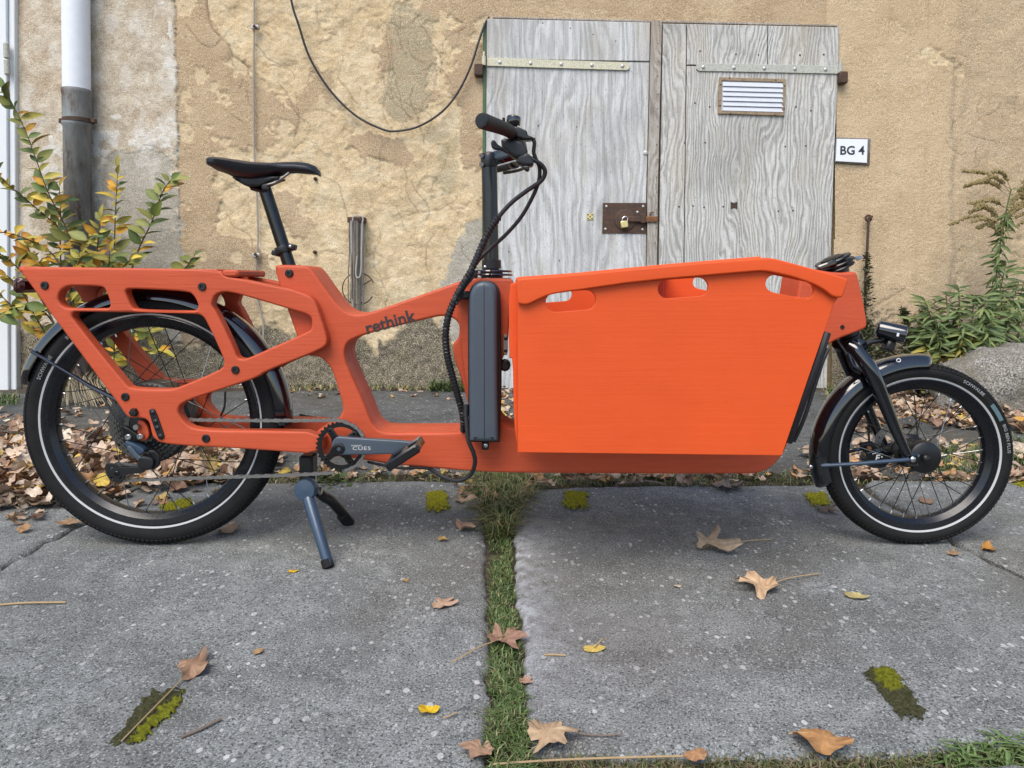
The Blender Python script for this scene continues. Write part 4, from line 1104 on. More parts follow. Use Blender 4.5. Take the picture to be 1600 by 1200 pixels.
# seat ------------------------------------------------------------------
sad = empty('saddle', U(412, 290, 0), bike)
top = [(334, 249), (340, 246.5), (355, 248), (375, 251), (400, 254.5), (425, 255), (445, 253.5), (465, 253), (482, 255), (493, 259.5), (500, 267)]
bot = [(334, 262), (340, 267), (355, 272), (375, 282), (400, 286), (425, 280), (445, 272), (465, 271), (482, 272.5), (493, 273.5), (499.5, 272.5)]
wid = [.050, .066, .073, .072, .062, .046, .034, .027, .024, .021, .013]
rings = []
for (tx, ty), (bx, by), wd_ in zip(top, bot, wid):
    a, b = U(tx, ty, 0), U(bx, by, 0)
    hh = a.z - b.z; cx = (a.x + b.x) / 2
    prof = []
    for k in range(20):
        an = 2 * math.pi * k / 20
        yy = math.cos(an) * wd_; sn = math.sin(an)
        zz = a.z - .012 * (abs(math.cos(an)) ** 2.4) * (1 if sn >= 0 else 1) if sn >= 0 else a.z - hh * (abs(sn) ** .7) * (1 - .15 * abs(math.cos(an))) - .012 * (abs(math.cos(an)) ** 2.4)
        if sn >= 0: yy *= .92 + .08 * abs(math.cos(an))
        prof.append(Vector((cx, yy, zz)))
    rings.append(prof)
MB().loft(rings).build('saddle_shell', M['saddle'], sad, 60)
for s_ in (-1, 1):
    MB().tube(spline([U(px, py, s_ * .022) for px, py in [(372, 281), (390, 289), (412, 289), (428, 286), (440, 279), (452, 270)]], 5), .0036, 8).build('rail', M['dark_steel'], sad)
MB().extr(pxloop([(357, 275), (385, 292), (402, 293), (420, 284), (440, 276), (420, 274), (380, 276)], -.03, 2), [], -.03, .03, .006, 2).build('saddle_base', M['plastic'], sad)
s0, s1 = U(412, 290, 0), U(455, 424, 0)
spost = MB().tube([s0, s1], .0168, 22).build('seatpost', M['anod'], bike)
MB().bbox(U(407, 294, 0), (.05, .05, .022), .008, Matrix.Rotation(R(12), 3, 'Y')).build('seat_clamp_head', M['black_satin'], spost)
MB().lathe(U(415, 293, -.022), (0, -1, 0), [(.008, 0), (.008, .008), (.004, .009)], 10).build('clamp_bolt', M['plastic'], spost)
sax = (s0 - s1).normalized()
pc_ = U(443.5, 390, 0)
MB().lathe(pc_ - sax * .009, sax, [(.0175, 0), (.0225, 0), (.0235, .004), (.0235, .014), (.0225, .018), (.0175, .018)], 24).build('seat_collar', M['plastic'], spost)
MB().bbox(U(457, 386, -.012), (.020, .022, .016), .003, Matrix.Rotation(R(15), 3, 'Y')).build('collar_lug', M['plastic'], spost)
MB().bbox(U(433, 396, .0), (.026, .02, .014), .003, Matrix.Rotation(R(15), 3, 'Y')).build('collar_lug', M['plastic'], spost)
bolt(453.5, 385, -.026, .004, .003, M['steel'], spost, 8)

# steering column, stem, handlebar --------------------------------------
colm = MB().tube([U(768, 440, 0), U(764.5, 258, 0)], .0205, 26).build('steering_column', M['anod'], bike)
MB().lathe(U(764.3, 262, 0), (0, 0, 1), [(.0215, 0), (.0225, .004), (.0225, .030), (.020, .036), (.012, .040)], 24).build('stem_clamp', M['black_satin'], colm)
for py in (243, 257): 
    MB().tube([U(752, py, -.022), U(752, py, .01)], .0062, 10).build('clamp_bolt', M['dark_steel'], colm)
q = U(768, 420, 0)
MB().lathe(q, (0, 0, 1), [(.022, 0), (.0255, .001), (.0255, .022), (.0225, .024)], 18).build('lower_clamp', M['plastic'], colm)
bolt(758, 417, -.024, .004, .003, M['steel'], colm, 8)
pul = empty('pulley', U(768, 437, 0), bike)
for py, r_ in ((436, .050), (429.5, .054), (424, .052)):
    MB().lathe(U(769, py, 0), (0, 0, 1), [(.02, -.0028), (r_, -.0028), (r_ + .001, 0), (r_, .0028), (.02, .0028)], 36).build('pulley_disc', M['black'], pul)
MB().lathe(U(768, 440, 0), (0, 0, 1), [(.028, 0), (.03, .004), (.03, .03), (.026, .032)], 20).build('pulley_hub', M['black_satin'], pul)
for px, py in ((746, 426), (747, 433)): MB().bbox(U(px, py, -.048), (.016, .01, .006), .001).build('cable_anchor', M['steel'], pul)
st0, st1 = U(768, 250, 0), U(818, 236, 0)
sd_ = st1 - st0
MB().bbox((st0 + st1) / 2, (sd_.length, .040, .036), .009, Matrix.Rotation(-math.atan2(sd_.z, sd_.x), 3, 'Y')).build('stem', M['black'], bike)
hbp = [Vector(q) for q in ((-.060, .30, 1.048), (-.010, .225, 1.044), (.020, .13, 1.040), (.028, .05, 1.039), (.028, -.05, 1.039), (.020, -.13, 1.043), (-.008, -.225, 1.050), (-.064, -.318, 1.052))]
hbar = MB().tube(spline(hbp, 8), .0112, 14).build('handlebar', M['black_satin'], bike)
HS = spline(hbp, 24)
def bar_at(y): return min(HS, key=lambda v: abs(v.y - y))
for s_ in (-1, 1):
    p0 = bar_at(.215 * s_); p1 = bar_at(.305 * s_) if s_ > 0 else bar_at(-.318)
    seg = [p for p in (HS if s_ > 0 else reversed(HS)) if (p.y * s_ >= .212)]
    seg = sorted(seg, key=lambda v: abs(v.y))
    d = (seg[-1] - seg[-2]).normalized(); seg.append(seg[-1] + d * .006)
    n_ = len(seg)
    rad = [.0150 + .0032 * (i / (n_ - 1)) ** 1.3 for i in range(n_)]; rad[-1] = .0155
    g_ = MB().tube(seg, rad, 20).build('grip', M['grip'], hbar)
    MB().lathe(seg[-1], d, [(.0125, -.001), (.0125, .0010), (.0, .0012)], 20).build('grip_cap', M['plastic'], g_)
nb_ = bar_at(-.185); fb_ = bar_at(.185)
def ctrl(px, py, Y): return U(px, py, Y)
for s_, b_ in ((-1, nb_), (1, fb_)):
    tg = (bar_at(b_.y + .01) - bar_at(b_.y - .01)).normalized()
    MB().lathe(b_ - tg * .012, tg, [(.0112, 0), (.0165, 0), (.0165, .024), (.0112, .024)], 18).build('lever_clamp', M['black_satin'], hbar)
# near side controls traced in place
MB().extr(pxloop([(793, 199), (806, 196), (824, 204), (824, 210), (833, 213), (833, 217.5), (822, 219), (806, 214), (793, 209)], -.205, 2), [], -.205, -.175, .004, 2).build('brake_lever_body', M['black_satin'], hbar)
MB().tube([U(822, 211, -.19), U(834, 215.5, -.19)], .0046, 10).build('hose_fitting', M['dark_steel'], hbar)
MB().extr(pxloop([(782, 218), (789, 215), (806, 218), (818, 221), (826, 236), (820, 246), (806, 248), (796, 240), (785, 230)], -.20, 2), [], -.20, -.16, .006, 2).build('shifter_body', M['plastic'], hbar)
MB().extr(pxloop([(809, 243), (822, 238), (828, 241), (835, 254), (832, 259), (820, 260), (806, 254)], -.20, 2), [], -.20, -.165, .005, 2).build('shifter_body', M['plastic'], hbar)
MB().extr(pxloop([(766.5, 222), (770, 217.5), (774, 220), (777, 225), (784, 229), (796, 237), (793, 240), (783, 234), (773, 233.5), (768, 230)], -.235, 2), [], -.235, -.222, .003, 2).build('thumb_lever', M['plastic'], hbar)
MB().extr(pxloop([(816, 259), (826, 258.5), (828, 264), (825, 268.5), (818, 264)], -.215, 2), [], -.215, -.20, .003, 2).build('trigger', M['plastic'], hbar)
lv = [U(822, 222, -.20), U(838, 232, -.225), U(833, 242, -.27), U(806, 246, -.31)]
MB().tube(spline(lv, 6), [.006] * 6 + [.005] * 6 + [.0045] * 7, 8).build('brake_lever', M['black_satin'], hbar) if False else None
fl = [Vector((.038, .17, 1.034)), Vector((.030, .21, 1.030)), Vector((.006, .255, 1.030)), Vector((-.024, .30, 1.032))]
MB().tube(spline(fl, 6), .005, 8).build('brake_lever', M['black_satin'], hbar)
bq = U(801.5, 196, -.16)
bell = MB().lathe(bq, Vector((.12, -.1, 1)), [(.0165, 0), (.0175, .002), (.0175, .017), (.016, .0215), (.011, .024), (.0, .0245)], 26).build('bell', M['black'], bike)
MB().lathe(bq - Vector((0, 0, .006)), (0, 0, 1), [(.011, -.006), (.011, .006)], 14).build('bell_base', M['plastic'], bell)
MB().bbox(U(787, 187, -.17), (.007, .008, .010), .002).build('bell_striker', M['plastic'], bell)

# hoses and cables --------------------------------------------------------
def hose(pts, r, name='cable', mat='cable', sub=8):
    return MB().tube(spline([U(*q) for q in pts], sub), r, 10).build(name, M[mat], bike)
hose([(833, 216, -.19), (835, 224, -.19), (834, 238, -.185), (838, 250, -.18), (843, 262, -.17), (842, 282, -.16), (833, 306, -.15), (815, 338, -.135), (792, 365, -.12), (770, 385, -.11), (752, 402, -.11), (738, 420, -.11)], .0048)
m_pts = [(826, 246, -.18), (838, 252, -.18), (848, 260, -.175), (851.5, 270, -.17), (845, 283, -.165), (822, 299, -.16), (800, 316, -.155), (780, 338, -.15), (762, 366, -.145), (748, 396, -.14), (735, 425, -.14), (722, 447, -.14), (709, 472, -.14), (700, 497, -.14), (696.5, 525, -.135), (699, 555, -.13), (707, 588, -.12), (716, 620, -.11), (723, 645, -.10), (725, 664, -.085), (724, 672, -.06)]
path = spline([U(*q) for q in m_pts], 10)
hs_ = MB().tube(path[:75], .0055, 10).tube(path[70:], .0078, 10).build('cable_harness', M['cable'], bike)
sw = MB(); acc = 0
L_ = 0; fine_ = []
for a, b in zip(path[70:], path[71:]):
    for k in range(6): fine_.append(a.lerp(b, k / 6))
hel = []
dist = 0
for i, pnt in enumerate(fine_[:-1]):
    tdir = (fine_[i + 1] - pnt).normalized(); a, b = frame_of(tdir)
    dist += (fine_[i + 1] - pnt).length
    an = dist / .0085 * 2 * math.pi
    hel.append(pnt + (a * math.cos(an) + b * math.sin(an)) * .0084)
MB().tube(hel, .0018, 5).build('spiral_wrap', M['plastic'], hs_)
hose([(738, 420, -.11), (744, 432, -.10), (735, 428, -.12), (722, 447, -.135)], .0048)
hose([(745, 424, -.10), (736, 436, -.12), (725, 450, -.135), (712, 476, -.142)], .0045)
hose([(727, 632, -.125), (729, 660, -.135), (732, 688, -.14), (740, 708, -.135), (742, 724, -.125), (735, 742, -.11), (716, 751, -.10), (698, 747, -.085), (682, 739, -.07), (668, 731, -.05), (640, 728, -.04)], .0056, 'battery_cable')
MB().tube([U(728.5, 632, -.125), U(728, 650, -.13)], .0085, 12).build('cable_plug', M['plastic'], bike)
hose([(575, 722, -.05), (600, 727, -.075), (626, 731.5, -.085), (650, 731, -.075), (672, 732, -.06)], .0035)
hose([(1291, 520, -.10), (1279, 556, -.11), (1262, 603, -.115), (1245, 650, -.11), (1231, 690, -.09)], .0115)  # hose made thick and dark, doubles as the beam's shaded side
hose([(1294, 545, -.06), (1285, 566, -.07), (1274, 600, -.075), (1256, 655, -.08), (1240, 690, -.07)], .005)
MB().bbox(U(1291, 553, -.05), (.008, .01, .018), .002).build('cable_connector', M['print_white'], bike)

# battery -----------------------------------------------------------------
bat = empty('battery', U(757, 690, -.12), bike)
bo = [(733, 468), (735, 456), (740, 446), (748, 440.5), (757, 439.5), (766, 441), (773, 447), (776, 457), (776.5, 470), (777, 600), (778.3, 684), (778.4, 690), (774, 690.3), (738, 690.3), (733.8, 690), (733.6, 684), (732.5, 600)]
MB().extr(pxloop(bo, -.165, 1, .25), [], -.165, -.10, .011, 4).build('battery_case', M['batt'], bat)
bo2 = [(731, 468), (733, 454), (739, 444), (750, 438.5), (768, 439), (778, 447), (782, 460), (783, 520), (784, 600), (781.2, 686), (781, 691), (777, 691.2), (737, 691.2), (733, 691), (732.6, 686), (731, 600)]
MB().extr(pxloop(bo2, -.12, 1, .25), [], -.12, YM - .018, .004, 2).build('battery_base', M['plastic'], bat)
MB().box(U(756.5, 566, -.1652), (.0012, .0012, .38)).build('battery_seam', M['plastic'], bat)
MB().bbox(U(723, 461, -.105), (.040, .03, .020), .004).build('battery_bracket', M['plastic'], bat)
MB().bbox(U(758.5, 695, -.10), (.018, .022, .022), .003).build('battery_lock', M['plastic'], bat)
bolt(759, 696, -.112, .0052, .002, M['steel'], bat, 12, 'lock_core')

# drivetrain ----------------------------------------------------------------
YC = -.112
cc = U(533, 697, YC); ccx, ccz = cc.x, cc.z
crk = empty('crankset', cc, bike)
nt_ = 34; ro = .0605
gear = []
for k in range(nt_ * 4):
    a = 2 * math.pi * k / (nt_ * 4); rd = ro + (.0034 if k % 4 in (1, 2) else -.0010)
    gear.append((ccx + rd * math.cos(a), ccz + rd * math.sin(a)))
inner = [(ccx + .0485 * math.cos(a), ccz + .0485 * math.sin(a)) for a in np.linspace(0, 2 * math.pi, 60, endpoint=False)]
MB().extr(gear, [inner], YC - .0015, YC + .0015, 0).build('chainring', M['black_satin'], crk)
for k, a in enumerate((R(122), R(42), R(-58), R(-138))):
    d = Vector((math.cos(a), 0, math.sin(a))); n_ = Vector((-math.sin(a), 0, math.cos(a)))
    c0 = Vector((ccx, YC - .004, ccz))
    pr = [c0 + d * .014 + n_ * .016, c0 + d * .030 + n_ * .009, c0 + d * .052 + n_ * .008, c0 + d * .056, c0 + d * .052 - n_ * .008, c0 + d * .030 - n_ * .009, c0 + d * .014 - n_ * .016]
    MB().extr([(q.x, q.z) for q in pr], [], YC - .008, YC - .0018, .002, 2).build('spider_arm', M['anod'], crk)
    e = c0 + d * .047
    MB().lathe(Vector((e.x, YC - .008, e.z)), (0, -1, 0), [(.0052, -.001), (.0052, .0015), (.0028, .0015), (.0025, 0), (0, 0)], 12).build('chainring_bolt', M['plastic'], crk)
arm = [(517, 697), (520, 687.5), (528, 681.5), (540, 683.5), (640, 689.5), (652, 693), (655, 700), (650, 707), (640, 709.5), (540, 711.5), (528, 712), (520, 706.5)]
MB().extr(pxloop(arm, YC - .026, 2, .25), [], YC - .026, YC - .010, .004, 3).build('crank_arm', M['batt'], crk)
MB().lathe(Vector((ccx, YC - .025, ccz)), (0, -1, 0), [(.0155, 0), (.0155, .003), (.0135, .004), (.006, .004), (.0055, 0), (0, 0)], 28).build('crank_cap', M['anod'], crk)
MB().tube([Vector((ccx, YC - .02, ccz)), Vector((ccx, .115, ccz))], .012, 16).build('bottom_bracket', M['black_satin'], crk)
MB().bbox((ccx - .085, .118, ccz), (.19, .014, .026), .005).build('crank_arm', M['black_satin'], crk)
for body, px, py, sz in (('CUES', 565, 700.8, .0125), ('SHIMANO', 557, 696.4, .0052)):
    tm = text_mesh(body, sz, .0003, .0001, 'CENTER', 1.12); o_ = U(px, py, YC - .0268)
    k_ = 1.45 if body == 'CUES' else 1.05
    map_mesh(tm, lambda v: Vector((o_.x + v.x * k_, o_.y - v.z, o_.z + v.y)))
    put('lettering', tm, M['reflect'], crk, None)
def pedal(c, ang, name):
    pd = empty('pedal', c, bike)
    Mm = Matrix.Rotation(ang, 3, 'Y')
    for yy in (-.045, .040):
        q = Vector(c) + Vector((0, yy, 0))
        rings = []
        MB().bbox(q, (.090, .010, .022), .004, Mm).build('pedal_plate', M['black_satin'], pd)
    for xx in (-.040, .040):
        MB().bbox(Vector(c) + Mm @ Vector((xx, -.002, 0)), (.010, .092, .018), .003, Mm).build('pedal_bar', M['black_satin'], pd)
    MB().tube([Vector(c) + Vector((0, -.045, 0)), Vector(c) + Vector((0, .055, 0))], .0105, 14).build('pedal_axle', M['anod'], pd)
    for xx in (-.040, .040):
        MB().bbox(Vector(c) + Mm @ Vector((xx * 1.13, -.002, 0)), (.004, .055, .011), .001, Mm).build('pedal_reflector', M['rust_o'], pd)
    return pd
pedal(U(633.5, 708, YC - .085), R(-33), 'pedal')
pedal(Vector((ccx - .165, .185, ccz)), R(10), 'pedal')
# chain: every link a small plate pair
rc_x, rc_z = rc.x, rc.z
up = [U(533, 656.5, YC), U(480, 657, YC + .004), U(400, 657, -.095), U(300, 656, -.072), U(262, 650, -.06)]
casc = U(247, 662, -.058)
Pch = []
for k in range(13):
    a = R(90 - 172 * k / 12); Pch.append(Vector((ccx + .0615 * math.cos(a), YC, ccz + .0615 * math.sin(a))))
low = [U(520, 738.5, YC), U(480, 741, -.105), U(400, 744, -.095), U(300, 747, -.08), U(190, 751, -.066)]
def dense(pts, step):
    out = [Vector(pts[0])]; carry = 0
    for a, b in zip(pts, pts[1:]):
        a, b = Vector(a), Vector(b); L = (b - a).length; s_ = step - carry
        while s_ <= L:
            out.append(a.lerp(b, s_ / L)); s_ += step
        carry = L - (s_ - step)
    return out
def links(pts, mb):
    d = dense(pts, .0127)
    for i in range(0, len(d) - 1):
        a, b = d[i], d[i + 1]; t_ = (b - a).normalized(); m_ = (a + b) / 2
        y_ = Vector((0, 1, 0)); n_ = t_.cross(y_).normalized()
        wd_ = .0027 if i % 2 else .0035
        Mm = Matrix((t_, y_, n_)).transposed()
        for s_ in (-1, 1):
            mb.box(m_ + Vector((0, s_ * wd_, 0)), (.0116 if i % 2 else .0150, .0012, .0082 if i % 2 else .0060), Mm)
        mb.tube([a + Vector((0, -.0042, 0)), a + Vector((0, .0046, 0))], .0040, 8)
ch = MB(); links(list(reversed(up)) + Pch[1:], ch); links(low, ch)
links([U(236, 724, -.06), U(222, 730, -.062), U(205, 726, -.064), U(180, 724, -.066), U(172, 736, -.066), U(176, 748, -.066), U(190, 751, -.066)], ch)
tag(ch.build('chain', M['dark_steel'], bike, 30), kind='stuff')
M['sprk'] = plain('worn sprocket steel', (0.13, 0.125, 0.115), .42, .9, .25, 150)
# cassette
cas = empty('cassette', casc, bike)
for k in range(6):
    rk = .100 - k * .011; y_ = -.040 - k * .005; n_ = 46 - k * 5
    g = [(rc.x + (rk + (.003 if q % 4 in (1, 2) else -.001)) * math.cos(2 * math.pi * q / (n_ * 4)), rc.z + (rk + (.003 if q % 4 in (1, 2) else -.001)) * math.sin(2 * math.pi * q / (n_ * 4))) for q in range(n_ * 4)]
    hl = [(rc.x + (rk - .011) * math.cos(a), rc.z + (rk - .011) * math.sin(a)) for a in np.linspace(0, 6.283, 40, endpoint=False)]
    MB().extr(g, [hl], y_ - .001, y_ + .001, 0).build('sprocket', M['sprk'], cas)
    if k % 3 == 0:
        for j in range(5):
            a = j * 1.2566; MB().box((rc.x + math.cos(a) * rk * .5, y_, rc.z + math.sin(a) * rk * .5), (rk * .95, .002, .014), Matrix.Rotation(-a, 3, 'Y')).build('sprocket_arm', M['black_satin'], cas)
# derailleur
der = empty('rear_derailleur', U(222, 683, -.09), bike)
def dpl(pts, Y0, Y1, mat, nm, bev=.003): MB().extr(pxloop(pts, Y0, 2, .22), [], Y0, Y1, bev, 2).build(nm, M[mat], der)
dpl([(214, 656), (224, 657), (231, 668), (233, 682), (226, 690), (216, 688), (213, 678), (216, 668)], -.082, -.070, 'orange', 'hanger')
dpl([(190, 664), (196, 666), (214, 678), (220, 684), (214, 690), (204, 690), (200, 698), (192, 690), (196, 682)], -.090, -.076, 'anod', 'upper_knuckle')
dpl([(194, 688), (206, 692), (222, 700), (226, 706), (214, 713), (208, 708), (196, 700)], -.098, -.074, 'stand', 'parallelogram')  # blue-grey colour here paints in a highlight
dpl([(196, 698), (204, 696), (216, 712), (224, 716), (218, 722), (204, 710)], -.104, -.098, 'batt', 'parallelogram')
dpl([(214, 716), (222, 712), (238, 716), (240, 726), (234, 735), (222, 736), (214, 730)], -.104, -.078, 'plastic', 'lower_knuckle', .004)
dpl([(228, 704), (242, 703), (250, 714), (248, 728), (238, 736), (232, 730), (240, 722), (238, 712)], -.094, -.082, 'black_satin', 'clutch_cover')
MB().extr(pxloop([(163, 728), (168, 723), (180, 725), (190, 731), (220, 729), (228, 735), (222, 740), (196, 741), (195, 748), (188, 755), (174, 753), (166, 743)], -.086, 2, .22), [pxloop([(171, 730), (177, 729), (176, 734), (172, 735)], -.086, 1), pxloop([(173, 744), (179, 747), (177, 750), (173, 748)], -.086, 1), pxloop([(186, 747), (191, 743), (190, 748), (187, 750)], -.086, 1)], -.086, -.082, .001, 2).build('cage', M['plastic'], der)
dpl([(163, 728), (168, 723), (182, 730), (220, 728), (224, 734), (196, 741), (188, 754), (174, 752), (166, 742)], -.062, -.058, 'plastic', 'cage')
for px, py, rr0 in ((182, 740, .018), (236, 720, .016)):
    q = U(px, py, -.074)
    tg_ = [(q.x + rr0 * (1.0 if k_ % 4 in (1, 2) else .84) * math.cos(k_ * math.pi / 24), q.z + rr0 * (1.0 if k_ % 4 in (1, 2) else .84) * math.sin(k_ * math.pi / 24)) for k_ in range(48)]
    MB().extr(tg_, [], -.076, -.070, .0008, 1).build('jockey_wheel', M['black_satin'], der)
    MB().lathe(U(px, py, -.087), (0, -1, 0), [(.0065, -.004), (.0065, .001), (.005, .0025), (.0025, .0025), (.002, .0005), (0, .0005)], 14).build('jockey_bolt', M['anod'], der)
for px, py in ((201, 683), (219.5, 682)):
    MB().lathe(U(px, py, -.090), (0, -1, 0), [(.0078, -.004), (.0078, .004), (.0060, .006), (.0034, .006), (.003, .002), (0, .002)], 16).build('pivot_bolt', M['steel'], der)
MB().tube(spline([U(164, 606, -.07), U(163, 618, -.08), U(172, 640, -.088), U(186, 656, -.09), U(194, 668, -.088)], 6), .0030, 8).build('shift_cable', M['cable'], der)
MB().tube(spline([U(352, 612, .02), U(351, 634, .02), U(345, 650, .02)], 5), .003, 8).build('motor_cable', M['cable'], der)

# kickstand -------------------------------------------------------------------
ks = empty('kickstand', U(480, 760, -.04), bike)
MB().bbox(U(482, 732, -.045), (.036, .05, .078), .005).build('stand_bracket', M['black_satin'], ks)
MB().bbox(U(482, 733, .035), (.03, .05, .075), .005).build('stand_bracket', M['black_satin'], ks)
MB().tube([U(486, 766, -.07), U(486, 766, .07)], .016, 16).build('stand_pivot', M['black_satin'], ks)
pv = U(477, 768, -.105)
MB().lathe(pv + Vector((0, .03, 0)), (-.05, -1, .12), [(.024, 0), (.0275, .004), (.0275, .030), (.0255, .034), (.0, .035)], 30).build('stand_knuckle', M['stand'], ks)
f1_, f2_ = G(514, 888), G(547, 819)
def legm(a, b, w0, w1, mat):
    a, b = Vector(a), Vector(b)
    return MB().tube([a, a.lerp(b, .05), a.lerp(b, .93), b.lerp(a, .0)], [w0 * .9, w0, w1, w1 * .92], 12).build('stand_leg', M[mat], ks)
f1_.z = .005; f2_.z = .005
l1 = legm(pv + Vector((.006, .006, -.018)), f1_, .0165, .0128, 'stand')
MB().lathe(f1_ + Vector((0, 0, -.005)), (pv - f1_), [(.010, 0), (.0145, .003), (.0145, .022), (.0125, .024)], 14).build('rubber_foot', M['rubber'], l1)
kn = U(497, 768, .07)
l2 = MB().tube(spline([kn, U(506, 776, .085), U(520, 785, .10), f2_], 5), .0145, 12).build('stand_leg', M['black_satin'], ks)
MB().lathe(f2_ + Vector((0, 0, -.005)), (U(520, 785, .10) - f2_), [(.011, 0), (.0165, .003), (.0165, .045), (.014, .048)], 14).build('rubber_foot', M['rubber'], l2)
MB().tube(spline([U(493, 740, -.05), U(494, 756, -.055), U(500, 772, -.03), U(504, 764, .03)], 5), .003, 6).build('stand_spring', M['dark_steel'], ks)

# headlight ---------------------------------------------------------------------
hd = empty('headlight', U(1390, 530, 0), bike)
h0, h1 = U(1372, 513.5, -.012), U(1406, 521.5, -.03)
hd_ax = (h1 - h0).normalized()
MB().lathe(h0, hd_ax, [(.016, -.004), (.0215, .0), (.0230, .006), (.0240, .036), (.0250, .052), (.0250, .064), (.021, .066)], 28).build('lamp_body', M['black'], hd)
MB().lathe(h0 - hd_ax * .0045, hd_ax, [(.0, 0), (.016, 0), (.0165, .003)], 24).build('lamp_fins', M['plastic'], hd)
MB().lathe(h0 + hd_ax * .0645, hd_ax, [(.019, -.001), (.017, .002), (.0, .003)], 24).build('lamp_lens', M['lens'], hd)
MB().tube(spline([U(1345, 545, -.005), U(1358, 535, -.005), U(1374, 532, -.008), U(1386, 529, -.012)], 5), .0078, 10).build('lamp_bracket', M['plastic'], hd)
MB().bbox(U(1388, 540, -.018), (.022, .034, .028), .004, Matrix.Rotation(R(20), 3, 'Y')).build('lamp_reflector', M['plastic'], hd)
MB().bbox(U(1403, 523, -.0545), (.006, .001, .009), .0002, Matrix.Rotation(R(12), 3, 'Y')).build('lamp_mark', M['print_white'], hd)

# name on the top tube --------------------------------------------------------------
tm = text_mesh('rethink', .046, .0003, .0009, 'CENTER', .98)
o_ = U(609, 504, YM - .0008); ca, sa = math.cos(R(15.5)), math.sin(R(15.5))
map_mesh(tm, lambda v: Vector((o_.x + v.x * ca - v.y * sa, o_.y - v.z, o_.z + v.x * sa + v.y * ca)))
put('lettering', tm, M['print'], bike, None)
# ------------------------------------------------------------------ leaves
def leafmat(name, rough=0.7, var=0.35, scale=70, trans=0.0):
    t = NT(name); p = t.pos(obj=True)
    col = t.attrc('Col')
    rnd = t.n('ObjectInfo').outputs['Random']
    c = t.mix(t.ramp(t.noise(p, scale, 4, .6), [(0.3, 0.55), (0.62, 0.0)]), col, t.mix(1.0, col, (0.50, 0.42, 0.35), 'MULTIPLY'))
    hsv = t.n('HueSaturation', None, Color=c, Value=t.n('MapRange', None, Value=rnd, i3=1 - var, i4=1 + var * .6).outputs[0])
    return t.P(Base_Color=hsv.outputs[0], Roughness=rough, Normal=t.bump(t.noise(p, scale * 2, 3), .35, .003), Specular_IOR_Level=0.3)
M['dry_leaf'] = leafmat('dry leaf', .75, .3, 60)
M['live_leaf'] = leafmat('living leaf', .5, .25, 40)
rnd = random.Random(11)
def ground_leaf(kind, rs_, curl=.25, n=30, col=(.30, .19, .105), col2=None):
    """leaf lying on the ground, unit size: arrays (verts, faces, colours), stalk towards -x"""
    col2 = col2 or [q * .62 for q in col]
    out = []
    lob = [rs_.uniform(.62, 1.08) for _ in range(5)]; tear = rs_.uniform(0, 6.28)
    for k in range(n):
        th = -math.pi + 2 * math.pi * k / n
        if kind == 'maple':
            r_ = .46
            for (a0, L, wd_), lm in zip(((0, 1.0, .44), (R(54), .90, .42), (-R(54), .90, .42), (R(110), .70, .42), (-R(110), .70, .42)), lob):
                L = max(.45, L * lm)
                d = abs((th - a0 + math.pi) % (2 * math.pi) - math.pi)
                r_ = max(r_, .42 + (L - .42) * max(0, 1 - d / wd_) ** .75)
            r_ *= 1 + rs_.uniform(-.14, .10)
            if abs((th - tear + math.pi) % 6.283 - math.pi) < .16: r_ *= .62
            out.append((r_ * math.cos(th) * .58, r_ * math.sin(th) * .58))
        else:
            x_ = math.cos(th); y_ = math.sin(th)
            out.append((.5 * x_, .30 * y_ * (1 - .28 * x_) * (1 + rs_.uniform(-.05, .05))))
    cx, cz = rs_.uniform(-1, 1), rs_.uniform(.4, 1)
    bend, fold, ph = curl * rs_.uniform(.4, 1.3), curl * rs_.uniform(-.2, 1.2), rs_.uniform(0, 6)
    ax = rs_.uniform(0, 3.14)
    def z(x, y):
        u_, v_ = x * math.cos(ax) + y * math.sin(ax), -x * math.sin(ax) + y * math.cos(ax)
        return bend * u_ * u_ * 1.6 + fold * abs(v_) * .9 + curl * .20 * math.sin(9 * x + ph) * math.sin(8 * y + 2 * ph) + curl * .07 * math.sin(21 * x + 3 * ph) * math.cos(17 * y)
    V = [(0, 0, z(0, 0))]; C = [col]
    for f_ in (.5, 1.0):
        for i, (x, y) in enumerate(out):
            xx, yy = x * f_, y * f_
            V.append((xx, yy, z(xx, yy))); k_ = rs_.uniform(.8, 1.15)
            C.append([q * k_ for q in (col if (i % 3 or f_ < 1) else col2)])
    F = []
    for k in range(n):
        l = (k + 1) % n
        F.append((0, 1 + k, 1 + l))
        F.append((1 + k, 1 + n + k, 1 + n + l)); F.append((1 + k, 1 + n + l, 1 + l))
    V = np.array(V); V[:, 2] -= V[:, 2].min()
    return V, np.array(F), np.array(C)
TONES = [(.54, .39, .27), (.45, .30, .20), (.62, .48, .35), (.34, .21, .14), (.70, .58, .45), (.54, .31, .15), (.64, .46, .17), (.50, .38, .28), (.58, .43, .31), (.72, .52, .11), (.68, .38, .09)]
TNAME = ['tan', 'brown', 'pale tan', 'dark brown', 'cream', 'rust-brown', 'yellowish', 'grey-brown', 'light brown', 'yellow', 'orange']
LV = []; LNAME = []
for k in range(20):
    kind = 'maple' if k % 3 else 'oval'
    LV.append(ground_leaf(kind, rnd, rnd.uniform(.25, .65), 18, TONES[k % len(TONES)]))
    LNAME.append(TNAME[k % len(TONES)] + (' lobed' if kind == 'maple' else ' oval'))
LMESH = []
for V, F, C in LV:
    me = np_mesh('leaf', V, F, {'Col': C}); me.materials.append(M['dry_leaf']); LMESH.append(me)

